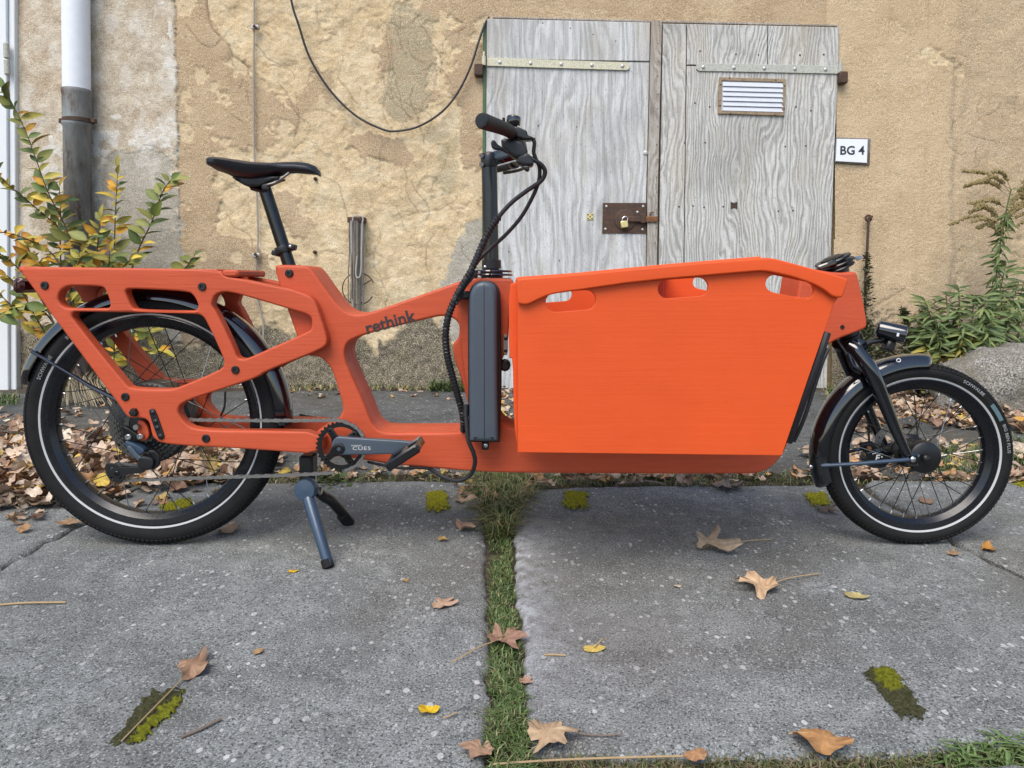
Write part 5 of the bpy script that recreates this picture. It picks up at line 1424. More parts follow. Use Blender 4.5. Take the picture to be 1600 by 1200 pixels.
def region(poly, n, rs_):
    xs_ = [p[0] for p in poly]; ys_ = [p[1] for p in poly]; out = []
    while len(out) < n:
        x = rs_.uniform(min(xs_), max(xs_)); y = rs_.uniform(min(ys_), max(ys_))
        if in_poly(np.array([x]), np.array([y]), poly)[0]: out.append((x, y))
    return out
lit = []      # (px, py, z, size, zone)
def scatter(poly, n, zmax, smin, smax, zone):
    for x, y in region(poly, n, rnd):
        lit.append((x, y, rnd.random() ** 1.6 * zmax, rnd.uniform(smin, smax), zone))
scatter([(-90, 700), (30, 676), (90, 690), (200, 680), (300, 700), (440, 706), (430, 738), (380, 752), (330, 764), (200, 776), (100, 792), (-90, 800)], 1150, .060, .050, .095, 'rear')
scatter([(-90, 640), (60, 640), (200, 630), (260, 660), (200, 690), (-90, 690)], 110, .015, .04, .075, 'back')
scatter([(430, 728), (720, 730), (720, 748), (440, 750)], 70, .02, .03, .06, 'edge')
scatter([(716, 738), (860, 738), (870, 766), (820, 800), (756, 806), (716, 790)], 46, .03, .035, .07, 'tuft')
scatter([(860, 736), (1270, 734), (1275, 756), (1100, 762), (880, 758)], 90, .025, .035, .065, 'edge')
scatter([(1250, 700), (1330, 696), (1620, 700), (1660, 752), (1560, 758), (1330, 750), (1270, 746)], 330, .035, .045, .08, 'front')
scatter([(1292, 622), (1400, 606), (1560, 620), (1690, 650), (1690, 690), (1560, 672), (1440, 668), (1330, 676), (1290, 660)], 800, .055, .05, .09, 'front')
scatter([(440, 606), (760, 606), (770, 626), (440, 622)], 40, .01, .03, .06, 'back')
scatter([(780, 608), (810, 608), (812, 668), (780, 668)], 60, .02, .04, .07, 'back')
scatter([(200, 650), (1300, 640), (1300, 730), (200, 735)], 36, .004, .03, .06, 'back')
scatter([(0, 800), (130, 790), (330, 766), (380, 760), (120, 830), (20, 830)], 26, .004, .03, .06, 'rear')
scatter([(700, 740), (760, 730), (770, 800), (720, 830)], 12, .01, .03, .055, 'tuft')
def leaf_matrix(px, py, z, s):
    g = G(px, py)
    return Matrix.Translation((g.x, g.y, z - .006 if py < 750 else z + .002)) @ Matrix.Rotation(rnd.uniform(0, 6.28), 4, 'Z') @ Matrix.Rotation(rnd.gauss(0, .32 + 6 * z), 4, 'X') @ Matrix.Rotation(rnd.gauss(0, .25 + 4 * z), 4, 'Y') @ Matrix.Diagonal((s, s, s, 1))
lit.sort(key=lambda q: -(q[1] - 400) * q[3] - q[2] * 300)
ZL = {'rear': 'dry brown leaf lying in the drift behind the rear wheel', 'front': 'dry brown leaf lying in the drift behind the front wheel',
      'edge': 'dry leaf caught in the slab joint below the orange beam', 'tuft': 'dry leaf lying around the tall grass tuft at the joint', 'back': 'dry leaf scattered on the dark slabs near the wall'}
cV, cF, cC = [], [], []; off = 0
NIND = 290
for i, (px, py, z, s, zone) in enumerate(lit):
    Mx = leaf_matrix(px, py, z, s); k = rnd.randrange(len(LV))
    if LNAME[k][0] in 'yo' and rnd.random() < .5: k = 2
    if i < NIND:
        o = share('fallen_leaf', LMESH[k], None, Mx)
        wh_ = {'rear': 'in the drift ' + ('left of the rear tyre' if px < 45 else 'within the rear wheel, left half' if px < 242 else 'within the rear wheel, right half' if px < 430 else 'right of the rear wheel'), 'front': 'in the drift ' + ('left of the front tyre' if px < 1290 else 'behind the front wheel spokes' if px < 1570 else 'right of the front tyre'), 'edge': 'in the slab joint below the orange beam', 'tuft': 'beside the tall grass tuft', 'back': 'on the dark slabs near the wall'}[zone]
        tag(o, ('small ' if s < .06 else 'large ' if s > .08 else '') + LNAME[k] + ' leaf ' + wh_, 'leaf', 'dry leaves, ' + {'rear': 'rear drift', 'front': 'front drift', 'edge': 'slab joint', 'tuft': 'grass tuft', 'back': 'slabs near the wall'}[zone])
    else:
        V, F, C = LV[k]; A = np.array(Mx)
        cV.append(V @ A[:3, :3].T + A[:3, 3]); cF.append(F + off); cC.append(C * rnd.uniform(.7, 1.15)); off += len(V)
me = np_mesh('leaf_litter', np.concatenate(cV), np.concatenate(cF), {'Col': np.concatenate(cC)})
ll = put('leaf_litter', me, M['dry_leaf'], None, None); tag(ll, 'drifts of small dry brown leaves along the slab joint and wall', 'leaf litter', kind='stuff')

# leaves one can pick out on the open slabs: px, py, length px, kind, colour, curl, turn, stalk (px end) , label
TAN, BRN, YEL, PALE, ORG, GRY, DRK = (.42, .295, .185), (.30, .175, .105), (.62, .42, .035), (.56, .47, .24), (.44, .20, .06), (.33, .27, .21), (.13, .075, .05)
FL = [(1113, 860, 78, 'maple', (.40, .32, .22), .45, 10, (1205, 846), 'curled grey-tan leaf with long stalk on the right slab, nearest below the box'),
      (1187, 922, 84, 'maple', (.48, .33, .20), .50, -160, (1280, 900), 'curled tan leaf with red stalk, the larger of two on the right slab'),
      (1339, 936, 34, 'oval', (.60, .50, .22), .25, -20, None, 'small pale yellow oval leaf in front of the front wheel'),
      (690, 948, 44, 'maple', (.42, .28, .19), .30, 60, None, 'flat tan maple leaf left of the grass joint'),
      (785, 1003, 76, 'maple', (.30, .18, .125), .35, 0, (706, 1040), 'dull brown leaf lying across the grass joint'),
      (929, 1016, 34, 'oval', (.64, .48, .12), .12, 10, (945, 1004), 'small round yellow leaf right of the grass joint'),
      (820, 1068, 28, 'maple', (.40, .25, .17), .30, 90, None, 'small brown leaf on the right edge of the grass joint'),
      (671, 1115, 32, 'oval', (.66, .44, .02), .45, 0, None, 'bright yellow folded leaf left of the grass joint'),
      (855, 1156, 100, 'maple', (.50, .36, .22), .50, -60, None, 'large crumpled tan leaf at the bottom end of the grass joint'),
      (752, 1180, 62, 'maple', (.44, .28, .18), .40, 170, None, 'tan leaf at the bottom edge left of the grass joint'),
      (300, 1051, 70, 'maple', (.34, .21, .13), .60, 30, (190, 1164), 'skeletal brown leaf with a long straw-coloured stalk on the left slab'),
      (1285, 1166, 84, 'oval', (.46, .25, .10), .55, -15, (1232, 1152), 'long orange-brown curled leaf at the bottom right slab edge'),
      (1545, 862, 30, 'oval', (.46, .22, .05), .70, 60, None, 'small orange leaf standing in the crack by the front wheel'),
      (1135, 763, 56, 'maple', (.27, .22, .18), .55, 20, None, 'grey-brown curled leaf at the far slab edge below the box'),
      (834, 760, 54, 'maple', (.24, .15, .11), .60, 10, None, 'dark brown curled leaf right of the grass tuft'),
      (458, 895, 16, 'oval', (.62, .38, .02), .3, 20, None, 'tiny yellow leaf scrap left of the kickstand foot'),
      (691, 846, 22, 'maple', (.52, .34, .12), .4, 0, None, 'tiny tan-yellow leaf on the left slab below the pedal'),
      (633, 910, 15, 'maple', (.42, .27, .12), .3, 0, None, 'tiny tan leaf scrap right of the kickstand foot'),
      (1059, 918, 13, 'oval', (.60, .52, .36), .3, 0, None, 'tiny cream leaf scrap left of the two tan leaves'),
      (352, 832, 46, 'maple', (.38, .27, .18), .4, 30, None, 'tan leaf touching the right side of the rear tyre'),
      (56, 810, 32, 'maple', DRK, .6, 30, None, 'small dark brown curled leaf left of the rear tyre'),
      (110, 820, 40, 'oval', (.40, .26, .15), .35, 10, None, 'thin brown leaf lying beside the left slab crack'),
      (1088, 1187, 44, 'oval', (.36, .20, .10), .6, 40, None, 'brown curled leaf at the bottom edge of the right slab'),
      (403, 1021, 22, 'maple', (.40, .26, .12), .3, 0, None, 'tiny lacy brown leaf alone on the left slab'),
      (1288, 799, 40, 'maple', (.25, .19, .15), .5, 0, None, 'grey-brown leaf against the left side of the front tyre'),
      (1488, 868, 26, 'maple', (.30, .20, .12), .5, 0, None, 'brown leaf scrap in the crack under the front tyre'),
      (725, 830, 40, 'maple', (.38, .25, .17), .5, 30, None, 'spread brown leaf at the left foot of the grass tuft'),
      (735, 768, 34, 'oval', (.56, .36, .10), .35, 30, None, 'yellowish leaf left of the grass tuft'),
      (1445, 786, 32, 'maple', (.34, .21, .13), .4, 30, None, 'brown leaf seen through the front wheel spokes on the slab')]
M['stalk'] = plain('leaf stalk', (0.36, 0.25, 0.13), .7, 0, .2, 60)
for px, py, L, kind, colr, curl, turn, stalk, lab in FL:
    rs_ = random.Random(int(px * 7 + py))
    V, F, C = ground_leaf(kind, rs_, curl * .8, 40, colr)
    g = G(px, py); sc = (py - 437) / .708
    s = L / sc * (1.18 if kind == 'maple' else 1.05)
    A = Matrix.Rotation(R(turn), 3, 'Z')
    V = (V * s) @ np.array(A).T + np.array((g.x, g.y, .003))
    root = empty('fallen_leaf', (g.x, g.y, .002)) if stalk else None
    me = np_mesh('leaf_blade', V, F, {'Col': C})
    o = put('leaf_blade' if stalk else 'fallen_leaf', me, M['dry_leaf'], root, 60)
    if stalk:
        e = G(*stalk)
        MB().tube(spline([Vector((g.x, g.y, .006)), Vector(((g.x + e.x) / 2 + .004, (g.y + e.y) / 2 + .006, .010)), Vector((e.x, e.y, .006))], 5), .0013 if L < 75 or px != 300 else .0024, 6).build('leaf_stalk', M['stalk'], root)
    tag(root or o, lab, 'leaf')
M['twig'] = plain('grey twig', (0.17, 0.13, 0.10), .8, 0, .3, 80, .4)
for pts, r_, lab in [([(0, 945), (40, 942), (103, 941)], .0022, 'thin pale twig at the left edge of the left slab'),
                     ([(283, 1152), (315, 1138), (345, 1123)], .0024, 'short dark twig right of the mossy patch at bottom left'),
                     ([(770, 1194), (860, 1188), (960, 1184), (1080, 1181)], .0016, 'long pale twig along the bottom edge by the grass joint'),
                     ([(900, 1146), (940, 1149), (972, 1147)], .0012, 'thin reddish stem right of the large tan leaf'),
                     ([(850, 1023), (868, 1023), (884, 1024)], .0018, 'tiny straw bit left of the round yellow leaf'),
                     ([(693, 1122), (703, 1118), (714, 1113)], .0014, 'tiny yellow straw beside the bright yellow leaf'),
                     ([(962, 757), (1010, 752), (1040, 757)], .004, 'brown twig at the far edge of the right slab')]:
    tw = MB().tube(spline([G(a, b, .004) for a, b in pts], 6), r_, 7).build('twig', M['stalk'] if 'pale' in lab or 'straw' in lab else M['twig']); tag(tw, lab, 'twig')

# ------------------------------------------------------------------ grass and moss
t = NT('grass blades')
M['grass'] = t.P(Base_Color=t.attrc('Col'), Roughness=.55, Specular_IOR_Level=.3)
def blades(spots, hmin, hmax, cols, label, lean=.5, wd=.0022, name='grass'):
    n = len(spots); rs_ = np.random.RandomState(len(spots) + int(hmax * 1000))
    P = np.array([tuple(q) for q in spots]); a = rs_.rand(n) * 6.283
    h = hmin + (hmax - hmin) * rs_.rand(n) ** 1.5; le = h * lean * (0.3 + rs_.rand(n) * 1.2)
    d = np.stack([np.cos(a), np.sin(a), 0 * a], 1); s = np.stack([-np.sin(a), np.cos(a), 0 * a], 1) * (wd * (.6 + .7 * rs_.rand(n)))[:, None]
    up = np.array([0, 0, 1.0])
    v = np.stack([P - s, P + s, P + up * (h * .6)[:, None] + d * (le * .35)[:, None] - s * .8, P + up * (h * .6)[:, None] + d * (le * .35)[:, None] + s * .8, P + up * (h * (1 - .35 * lean))[:, None] + d * le[:, None]], 1).reshape(-1, 3)
    i = np.arange(n)[:, None] * 5
    F = np.concatenate([i + np.array([[0, 1, 3]]), i + np.array([[0, 3, 2]]), i + np.array([[2, 3, 4]])])
    c = np.array(cols)[rs_.randint(0, len(cols), n)] * (.7 + .6 * rs_.rand(n))[:, None]
    C = np.repeat(c, 5, 0); C[0::5] *= .8; C[1::5] *= .8
    me = np_mesh(name, v, F, {'Col': C})
    o = put(name, me, M['grass'], None, None)
    return tag(o, label, 'grass', kind='stuff')
def gpts(poly, n, rs_=rnd, z=-.02): return [G(x, y, 0) + Vector((0, 0, z)) for x, y in region(poly, n, rs_)]
GREEN = [(.075, .125, .035), (.095, .150, .042), (.060, .105, .030), (.12, .165, .06), (.24, .22, .11), (.09, .130, .045)]
DRYG = [(.22, .20, .07), (.14, .17, .045), (.30, .25, .12), (.19, .18, .06), (.10, .13, .035), (.34, .27, .15)]
joint = [(761, 1215), (764, 1100), (767, 1000), (767, 900), (764, 830), (799, 830), (801, 900), (811, 1000), (819, 1100), (830, 1215)]
blades([q for q in gpts(joint, 10500, z=-.010) if vnoise(np.array([q.x * 30]), np.array([q.y * 14]), 5)[0] > .30], .006, .024, GREEN, 'short green grass filling the joint between the two front slabs', .9, .0013)
blades(gpts([(766, 1215), (780, 1000), (776, 880), (792, 880), (802, 1000), (826, 1215)], 700, z=-.010), .012, .034, GREEN, 'longer green grass blades in the middle of the joint', 1.1, .0012)
blades(gpts([(748, 740), (830, 740), (834, 770), (806, 800), (800, 840), (764, 840), (756, 800), (744, 772)], 2400, z=-.016), .03, .13, DRYG + GREEN, 'tall yellowish grass tuft at the far end of the joint', 1.2, .0016)
blades(gpts([(-100, 735), (440, 738), (750, 735), (750, 752), (440, 754), (-100, 756)], 1700, z=-.02), .015, .045, GREEN + DRYG, 'sparse low grass along the far joint left of the tuft', 1.0, .0018)
blades(gpts([(830, 736), (1700, 736), (1700, 754), (830, 757)], 2200, z=-.02), .015, .05, GREEN + DRYG, 'sparse low grass along the far joint right of the tuft', 1.0, .0018)
blades(gpts([(836, 1176), (1620, 1166), (1640, 1192), (836, 1210)], 3000, z=-.018), .006, .024, [(.10, .12, .04), (.16, .14, .07), (.08, .10, .03), (.20, .15, .09)], 'low mossy grass in the joint along the bottom edge', 1.0, .0013)
blades(gpts([(1455, 1172), (1500, 1160), (1560, 1150), (1640, 1152), (1640, 1192), (1500, 1192)], 420, z=-.016), .010, .036, [(.10, .17, .05), (.14, .20, .07), (.09, .14, .04)], 'green weed grass in the bottom right corner', 1.4, .0025)
blades(gpts([(140, 735), (170, 728), (175, 745), (145, 752)], 260, z=-.005), .03, .07, GREEN, 'small green grass tuft seen through the rear wheel, left', 1.3, .0018)
blades(gpts([(250, 720), (350, 715), (370, 745), (260, 750)], 600, z=-.005), .02, .06, GREEN, 'green grass patch seen through the rear wheel, right', 1.3, .0018)
blades(gpts([(1440, 705), (1530, 700), (1540, 740), (1450, 742)], 800, z=-.005), .02, .07, GREEN, 'green grass patch seen through the front wheel', 1.4, .0018)
blades(gpts([(1290, 610), (1350, 604), (1350, 625), (1292, 632)], 600, z=-.005), .03, .10, GREEN + DRYG, 'green weeds at the wall foot left of the front fork', 1.0, .003)
blades(gpts([(1560, 690), (1660, 686), (1660, 730), (1562, 728)], 500, z=-.005), .02, .08, GREEN, 'green grass at the right edge beyond the front tyre', 1.3, .002)
blades(gpts([(672, 603), (740, 602), (742, 612), (674, 612)], 420, z=-.005), .03, .10, [(.05, .085, .025), (.07, .11, .03), (.09, .12, .04)], 'dark green weeds at the wall foot behind the frame', 1.0, .004)
blades(gpts([(-60, 618), (32, 618), (28, 632), (-60, 634)], 500, z=-.005), .02, .06, GREEN, 'green grass at the foot of the white door', 1.0, .003)
blades(gpts([(420, 601), (760, 601), (760, 610), (420, 610)], 600, z=-.005), .015, .05, DRYG, 'dry grass fringe along the wall foot', 1.0, .0035)
# dead grass hanging over the wall foot left of the rear wheel
hay = MB(); rs_ = random.Random(9)
for k in range(130):
    x0_ = rs_.uniform(112, 168); top_ = U(x0_ + rs_.uniform(-6, 6), rs_.uniform(578, 606), 2.35)
    e = U(x0_ + (x0_ - 140) * 1.1 + rs_.uniform(-12, 12), rs_.uniform(626, 652), 2.35 - rs_.uniform(.1, .35)); e.z = max(e.z, .004)
    m_ = top_.lerp(e, .45) + Vector((0, -.06, .04))
    hay.tube(spline([top_, m_, e], 4), .0022, 4)
hy = hay.build('dead_grass', plain('straw', (0.30, 0.25, 0.16), .8, 0, .3, 60)); tag(hy, 'pale dead grass hanging below the shrub, seen through the rear wheel', 'grass', kind='stuff')
t = NT('moss'); p = t.pos()
cm = t.mix(t.ramp(t.noise(p, 160, 4, .7), [(.3, .8), (.6, 0)]), t.attrc('Col'), t.mix(1.0, t.attrc('Col'), (.35, .38, .3), 'MULTIPLY'))
M['moss'] = t.P(Base_Color=cm, Roughness=.95, Normal=t.bump(t.noise(p, 300, 4, .7), 1.0, .006), Specular_IOR_Level=.1)
def moss(poly, lush, label, seed):
    xs_ = [q[0] for q in poly]; ys_ = [q[1] for q in poly]
    n = 70
    X, Y = np.meshgrid(np.linspace(min(xs_) - 3, max(xs_) + 3, n), np.linspace(min(ys_) - 3, max(ys_) + 3, n))
    sx_ = (max(xs_) - min(xs_)) / 30 + .3; sy_ = (max(ys_) - min(ys_)) / 30 + .3
    Xw = X + (fbm(X / sx_ / 1.6, Y / sy_ / 1.6, seed, 4) - .5) * 13 * min(sx_, 1.7); Yw = Y + (fbm(X / sx_ / 1.6 + 9, Y / sy_ / 1.6, seed + 2, 4) - .5) * 13 * min(sy_, 1.7)
    m_ = in_poly(Xw, Yw, poly)
    lu = in_poly(Xw, Yw, lush) if lush else m_
    hgt = np.where(lu, .002 + .006 * fbm(X / sx_ * .9, Y / sy_ * .9, seed + 4, 4), .0006 + .0035 * fbm(X / sx_ * .9, Y / sy_ * .9, seed + 6, 4)) + .002
    bl_ = m_.astype(float)
    for _ in range(6): bl_ = (bl_ + np.roll(bl_, 1, 0) + np.roll(bl_, -1, 0) + np.roll(bl_, 1, 1) + np.roll(bl_, -1, 1)) / 5
    hgt = hgt * np.clip((bl_ - .35) * 1.9, 0.05, 1)
    co = np.array([G(a, b)[:2] + (c,) for a, b, c in zip(X.ravel(), Y.ravel(), hgt.ravel())])
    v_ = fbm(X / sx_, Y / sy_, seed + 8, 4)[..., None]
    C = np.where(lu[..., None], np.array((.21, .215, .020) if lush else (.34, .32, .022)) * (.45 + 1.1 * v_), np.array((.085, .085, .040)) * (.5 + v_))
    idx = np.arange(n * n).reshape(n, n); k_ = m_[:-1, :-1] & m_[1:, 1:] & m_[1:, :-1] & m_[:-1, 1:]
    F = np.stack([idx[:-1, :-1], idx[1:, :-1], idx[1:, 1:], idx[:-1, 1:]], -1)[k_]
    me = np_mesh('moss', co, F, {'Col': C.reshape(-1, 3)})
    o = put('moss', me, M['moss'], None, 60); tag(o, label, 'moss', kind='stuff')
moss([(664, 769), (701, 768), (704, 798), (665, 801)], None, 'square moss patch on the left slab below the pedal', 3)
moss([(879, 769), (917, 768), (921, 795), (880, 797)], None, 'square moss patch on the right slab beside the grass tuft', 13)
moss([(1252, 771), (1288, 770), (1302, 792), (1268, 792)], None, 'moss patch against the left of the front tyre', 23)
moss([(248, 790), (300, 778), (302, 798), (252, 806)], None, 'moss patch seen through the bottom of the rear wheel', 33)
moss([(1346, 1048), (1396, 1042), (1452, 1124), (1404, 1124)], [(1362, 1050), (1398, 1044), (1414, 1072), (1400, 1082), (1380, 1078)], 'long dark moss patch on the right slab, lower right', 43)
moss([(160, 1170), (236, 1080), (296, 1076), (268, 1120), (218, 1166)], [(250, 1110), (296, 1078), (270, 1122), (216, 1166), (196, 1164)], 'long dark moss patch on the left slab under a leaf stalk', 53)
moss([(1578, 747), (1640, 745), (1640, 764), (1586, 761)], None, 'moss patch at the right edge beyond the front tyre', 63)

# ------------------------------------------------------------------ boulder
from mathutils import noise as mnoise
import bmesh
bm = bmesh.new(); bmesh.ops.create_icosphere(bm, subdivisions=5, radius=1.0)
bc = G(1600, 650)
for v in bm.verts:
    d = v.co.normalized()
    k = 1 + .16 * mnoise.noise(d * 1.6 + Vector((3, 1, 2))) + .10 * mnoise.noise(d * 3.4) - .10 * abs(mnoise.noise(d * 2.3 + Vector((7, 2, 5)))) + .03 * mnoise.noise(d * 8) + .022 * mnoise.noise(d * 13) + .010 * mnoise.noise(d * 34)
    q = Vector((d.x * .46, d.y * .30, d.z * .36)) * k
    if q.z > .17: q.z = .17 + (q.z - .17) * .45
    q.z += .10 * q.x
    v.co = q
me = bpy.data.meshes.new('boulder'); bm.to_mesh(me); bm.free()
map_mesh(me, lambda v: Vector((bc.x + .15 + v.x, bc.y + .26 + v.y, max(-.03, v.z * 1.12 + .08))))
t = NT('granite'); p = t.pos()
c = t.ramp(t.noise(p, 120, 4, .7), [(.36, (.05, .045, .036)), (.48, (.18, .165, .14)), (.60, (.42, .395, .35))])
c = t.mix(t.ramp(t.noise(p, 6, 4), [(.45, 0), (.68, .7)]), c, (.14, .125, .085))
M['granite'] = t.P(Base_Color=c, Roughness=.9, Normal=t.bump(t.noise(p, 60, 5, .7), .8, .012))
bo_ = put('boulder', me, M['granite'], None, 80); tag(bo_, 'grey granite boulder at the wall foot beyond the front wheel', 'boulder')

# ------------------------------------------------------------------ shrubs and weeds
def plant_leaf(col, width=.50, fold=.10, droop=.18, edge=None):
    st = [0, .16, .38, .62, .84, 1.0]; wd_ = [.02, .62, 1.0, .88, .45, .01]
    V, C = [], []
    for s_, w_ in zip(st, wd_):
        for k in (-1, 0, 1):
            V.append((s_, k * w_ * width / 2, -droop * s_ * s_ + (fold * w_ * abs(k)))); 
            C.append([q * (.9 if k else 1.15) for q in ((edge if edge and s_ > .7 else col))])
    F = []
    for i in range(5):
        for j in range(2):
            a = i * 3 + j; F.append((a, a + 1, a + 4, a + 3))
    me = np_mesh('leaf', np.array(V), np.array(F), {'Col': np.array(C)})
    me.materials.append(M['live_leaf']); me.polygons.foreach_set('use_smooth', [True] * len(me.polygons))
    return me
def aim(pos, d, s, roll=0.0, up=Vector((0, -.85, .53))):
    x = d.normalized(); y = up.cross(x)
    y = y.normalized() if y.length > 1e-4 else Vector((0, 1, 0))
    z = x.cross(y)
    Mx = Matrix((x, y, z)).transposed().to_4x4()
    return Matrix.Translation(pos) @ Mx @ Matrix.Rotation(roll, 4, 'X') @ Matrix.Diagonal((s, s, s, 1))
M['bark'] = plain('brown stem', (0.075, 0.048, 0.032), .8, 0, .3, 80, .3)
M['greenstem'] = plain('green stem', (0.10, 0.12, 0.04), .7, 0, .3, 60)
LG = [plant_leaf((.13, .18, .045)), plant_leaf((.18, .22, .05)), plant_leaf((.095, .14, .045), .36), plant_leaf((.24, .25, .065))]
LY = [plant_leaf((.55, .40, .06), .42, .1, .3), plant_leaf((.62, .34, .04), .46, .06, .25, (.38, .15, .02)), plant_leaf((.46, .40, .08), .38, .1, .35), plant_leaf((.42, .36, .07), .4)]
shrub = empty('shrub', U(140, 606, 2.45)); tag(shrub, 'leafy shrub turning yellow and orange behind the rear rack', 'shrub')
rs_ = random.Random(21)
BR = [([(120, 606), (70, 520), (30, 450), (10, 430)], 2.3, .6), ([(140, 606), (110, 470), (120, 420), (128, 400)], 2.28, .7), ([(150, 606), (160, 500), (168, 430), (172, 392)], 2.3, .7), ([(130, 606), (60, 520), (10, 470), (-20, 440)], 2.35, .5), ([(136, 606), (90, 480), (76, 430), (60, 408)], 2.26, .7), ([(138, 604), (124, 430), (100, 350), (75, 300), (40, 205), (8, 140)], 2.30, .15), ([(146, 606), (132, 430), (96, 362), (62, 330), (22, 296), (-10, 270)], 2.40, .35),
      ([(152, 606), (176, 420), (180, 340), (184, 262)], 2.42, .5), ([(160, 606), (206, 420), (238, 345), (254, 300), (268, 280)], 2.36, .05),
      ([(130, 606), (96, 424), (60, 384), (20, 366), (-20, 362)], 2.25, .6), ([(140, 606), (98, 430), (95, 340), (93, 292)], 2.46, .4),
      ([(142, 606), (150, 440), (152, 385), (158, 340)], 2.34, .7), ([(134, 606), (66, 470), (24, 415), (-20, 384)], 2.2, .5),
      ([(156, 606), (196, 540), (226, 520), (262, 498)], 2.30, .3), ([(126, 606), (80, 500), (40, 480), (0, 490), (-30, 500)], 2.2, .45),
      ([(160, 606), (240, 470), (285, 424), (302, 402)], 2.45, .2), ([(144, 606), (120, 500), (112, 440), (126, 390), (140, 372)], 2.3, .65),
      ([(148, 606), (170, 520), (165, 450), (190, 420), (205, 405)], 2.4, .55), ([(136, 606), (70, 440), (50, 400), (40, 380)], 2.36, .6),
      ([(130, 606), (100, 560), (110, 530), (135, 520)], 2.2, .7), ([(160, 606), (200, 570), (230, 550), (250, 545)], 2.3, .5),
      ([(140, 600), (170, 560), (180, 545)], 2.2, .6)]
for pts, Y, yel in BR:
    P = spline([U(a, b, Y + .08 * math.sin(i)) for i, (a, b) in enumerate(pts)], 8)
    n_ = len(P)
    MB().tube(P, [.0058 * (1 - .72 * i / (n_ - 1)) for i in range(n_)], 6).build('branch', M['bark'], shrub)
    L = 0; side = 1
    step_ = .021
    start = int(n_ * .30)
    for i in range(start, n_ - 1):
        L += (P[i + 1] - P[i]).length
        while L > step_:
            L -= step_; side = -side
            d = (P[i + 1] - P[i]).normalized(); fr = i / n_
            out_ = Vector((side * rs_.uniform(.5, 1.1), rs_.uniform(-.9, .5), rs_.uniform(-.25, .45)))
            dr = (d * .5 + out_).normalized()
            low_ = 1 - fr
            pool = LY if rs_.random() < (yel + .12) * (0.7 + .9 * low_) else LG
            share('leaf', rs_.choice(pool), shrub, aim(P[i], dr, rs_.uniform(.06, .13), rs_.uniform(-.9, .9)))
    share('leaf', rs_.choice(LG if yel < .4 else LY), shrub, aim(P[-1], (P[-1] - P[-2]) + Vector((rs_.uniform(-.01, .01), 0, 0)), .08, rs_.uniform(-.6, .6)))

# goldenrod with arching seed plumes, and the leafy plants round it
RG = [plant_leaf((.105, .155, .055), .19, .05, .35), plant_leaf((.135, .19, .065), .20, .05, .5), plant_leaf((.19, .235, .075), .17, .05, .4)]
RY = [plant_leaf((.40, .33, .07), .20, .05, .4), plant_leaf((.26, .26, .07), .18, .05, .6)]
gr_ = empty('goldenrod', U(1545, 600, 2.40)); tag(gr_, 'tall goldenrod with drooping leaves and arching seed plumes by the boulder', 'plant')
stem = spline([U(a, b, 2.40) for a, b in [(1546, 604), (1548, 540), (1552, 480), (1560, 400), (1570, 340), (1580, 296)]], 10)
MB().tube(stem, .0042, 7).build('stem', M['greenstem'], gr_)
for i in range(8, len(stem) - 8):
    for k in range(5 if i < 42 else 2):
        a = rs_.uniform(0, 6.28); low_ = stem[i].z < .50
        dr = Vector((math.cos(a) * .55, math.sin(a) * .55, rs_.uniform(-.9, .1)))
        share('leaf', rs_.choice(RY if low_ and rs_.random() < .75 else RG), gr_, aim(stem[i] + Vector((0, 0, rs_.uniform(-.01, .01))), dr, rs_.uniform(.06, .105), rs_.uniform(-1, 1)))
M['seed'] = plain('goldenrod seed heads', (0.34, 0.27, 0.12), .85, 0, .35, 120, .4)
for k in range(24):
    i = rs_.randint(len(stem) - 16, len(stem) - 1); s_ = -1 if k % 2 else 1
    b0 = stem[i]; Ln = rs_.uniform(.14, .34); az = rs_.uniform(-.7, .7)
    tip = b0 + Vector((s_ * Ln * math.cos(az), Ln * math.sin(az) * .8, rs_.uniform(-.02, .12)))
    m_ = b0.lerp(tip, .5) + Vector((0, 0, rs_.uniform(.03, .07)))
    pth = spline([b0, m_, tip], 10)
    pm = MB().tube(pth, [.0018 * (1 - .6 * j / len(pth)) for j in range(len(pth))], 5)
    for q in pth[5:]:
        for _ in range(7):
            d = Vector((rs_.uniform(-1, 1), rs_.uniform(-1, 1), rs_.uniform(-.4, 1))).normalized() * rs_.uniform(.004, .012)
            e = q + d + Vector((rs_.uniform(-.008, .008), 0, 0)); sz = rs_.uniform(.004, .0075)
            pm.add([e + Vector((sz, 0, 0)), e + Vector((-sz * .5, sz, 0)), e + Vector((-sz * .5, -sz, 0)), e + Vector((0, 0, sz * 2.2)), e - Vector((0, 0, sz))], [(0, 1, 3), (1, 2, 3), (2, 0, 3), (1, 0, 4), (2, 1, 4), (0, 2, 4)])
    pm.build('seed_plume', M['seed'], gr_)
    if k % 2 == 0:
        share('leaf', rs_.choice(RG), gr_, aim(b0, tip - b0, .06))
bush = empty('leafy_plant', U(1500, 604, 2.35)); tag(bush, 'clump of dark green narrow-leaved stems between goldenrod and front wheel', 'plant')
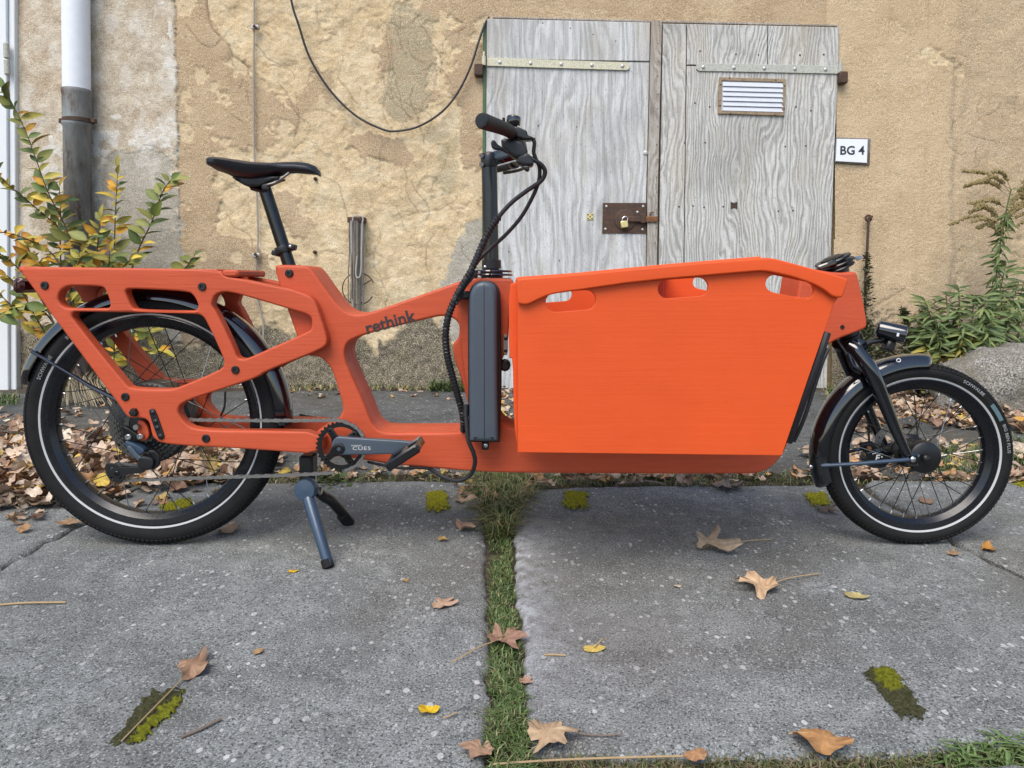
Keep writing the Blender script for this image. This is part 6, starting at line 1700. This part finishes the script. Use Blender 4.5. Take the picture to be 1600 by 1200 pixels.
for bx, by, tx, ty, Y in [(1490, 600, 1446, 470, 2.28), (1500, 600, 1478, 462, 2.36), (1510, 600, 1498, 450, 2.30), (1520, 600, 1522, 462, 2.25), (1530, 600, 1540, 470, 2.2), (1545, 600, 1572, 410, 2.45), (1555, 600, 1592, 440, 2.38), (1560, 600, 1608, 420, 2.42), (1570, 600, 1630, 430, 2.4), (1480, 600, 1462, 500, 2.22), (1500, 605, 1506, 505, 2.15), (1525, 605, 1548, 500, 2.15), (1560, 600, 1580, 490, 2.25), (1475, 605, 1430, 495, 2.3), (1550, 600, 1566, 460, 2.3)]:
    P = spline([U(bx, by, Y), U(bx * .6 + tx * .4 - 4, by * .55 + ty * .45, Y - .02), U(tx, ty, Y)], 12)
    MB().tube(P, .0032, 6).build('stem', M['greenstem'], bush)
    for i in range(8, len(P)):
        for k in range(4):
            a = rs_.uniform(0, 6.28); up_ = .15 if i < len(P) - 3 else .5
            dr = Vector((math.cos(a), math.sin(a), rs_.uniform(-.35, up_)))
            share('leaf', rs_.choice(RY if (P[i].z < .32 and rs_.random() < .5) else RG), bush, aim(P[i], dr, rs_.uniform(.065, .115), rs_.uniform(-.9, .9)))
def weed(base, top, Y, n, size, cols, lab, cat='plant', width=7, name='weed'):
    w_ = empty(name, U(base[0], base[1], Y)); tag(w_, lab, cat)
    P = spline([U(base[0], base[1], Y), U((base[0] + top[0]) / 2 + 2, (base[1] + top[1]) / 2, Y - .01), U(top[0], top[1], Y)], 10)
    MB().tube(P, .003, 5).build('stem', M['greenstem'], w_)
    V, F, C = [], [], []
    for k in range(n):
        t_ = rs_.random(); q = P[int(t_ * (len(P) - 1))]
        spread = width * (1.1 - t_) / 240
        o_ = q + Vector((rs_.gauss(0, spread), rs_.gauss(0, spread * .8), rs_.gauss(0, .008)))
        d = Vector((rs_.uniform(-1, 1), rs_.uniform(-1, .6), rs_.uniform(-.4, .7))).normalized(); s_ = d.cross(Vector((rs_.random(), .3, 1))).normalized()
        L = size * rs_.uniform(.5, 1.3); b = len(V)
        V += [o_, o_ + d * L * .5 + s_ * L * .26, o_ + d * L, o_ + d * L * .5 - s_ * L * .26]; F.append((b, b + 1, b + 2, b + 3))
        c = rs_.choice(cols); C += [c] * 4
    me = np_mesh('foliage', np.array([tuple(v) for v in V]), np.array(F), {'Col': np.array(C)})
    o = put('foliage', me, M['live_leaf'], w_, None); tag(o, kind='stuff')
    return w_
DG = [(.095, .14, .06), (.13, .17, .075), (.17, .19, .09), (.24, .21, .13)]
weed((1428, 604), (1408, 478), 2.5, 567, 0.039, DG, 'thin upright weed against the wall, first right of the headlight', width=7)
weed((1446, 604), (1444, 482), 2.5, 486, 0.036, DG, 'thin upright weed against the wall, second right of the headlight', width=8)
weed((1440, 606), (1438, 512), 2.4, 2052, 0.039, DG + [(.30, .27, .19)], 'low tangled weed behind the tip of the front mudguard', width=20)
weed((1470, 606), (1478, 505), 2.3, 2160, 0.039, DG, 'dark tangled weed below the leafy plants', width=30)
weed((1352, 604), (1352, 500), 2.55, 1134, 0.036, DG + [(.27, .24, .17)], 'greyish weed at the wall foot behind the fork', width=20)
weed((1390, 604), (1385, 540), 2.55, 1134, 0.033, [(.19, .175, .11), (.26, .23, .155), (.14, .14, .08)], 'dry brownish weed at the wall foot below the headlight', width=24)
weed((1500, 604), (1496, 520), 2.2, 567, 0.051, [(.26, .22, .04), (.14, .15, .04), (.30, .20, .04)], 'yellowing weed between the leafy plants and boulder', width=22)
iv = weed((1347, 560), (1356, 392), WALL_Y - .07, 432, 0.030, [(.05, .075, .03), (.09, .09, .045), (.13, .085, .05)], 'sparse ivy climbing the iron rod right of the doors', width=9, name='ivy')
weed((505, 752), (497, 742), G(500, 752).y, 60, .030, [(.08, .13, .04), (.11, .16, .06)], 'small broad-leaved weed right of the kickstand', width=16)
weed((530, 752), (522, 744), G(520, 752).y, 60, .030, [(.08, .13, .04), (.11, .16, .06)], 'small broad-leaved weed below the chainring', width=16)
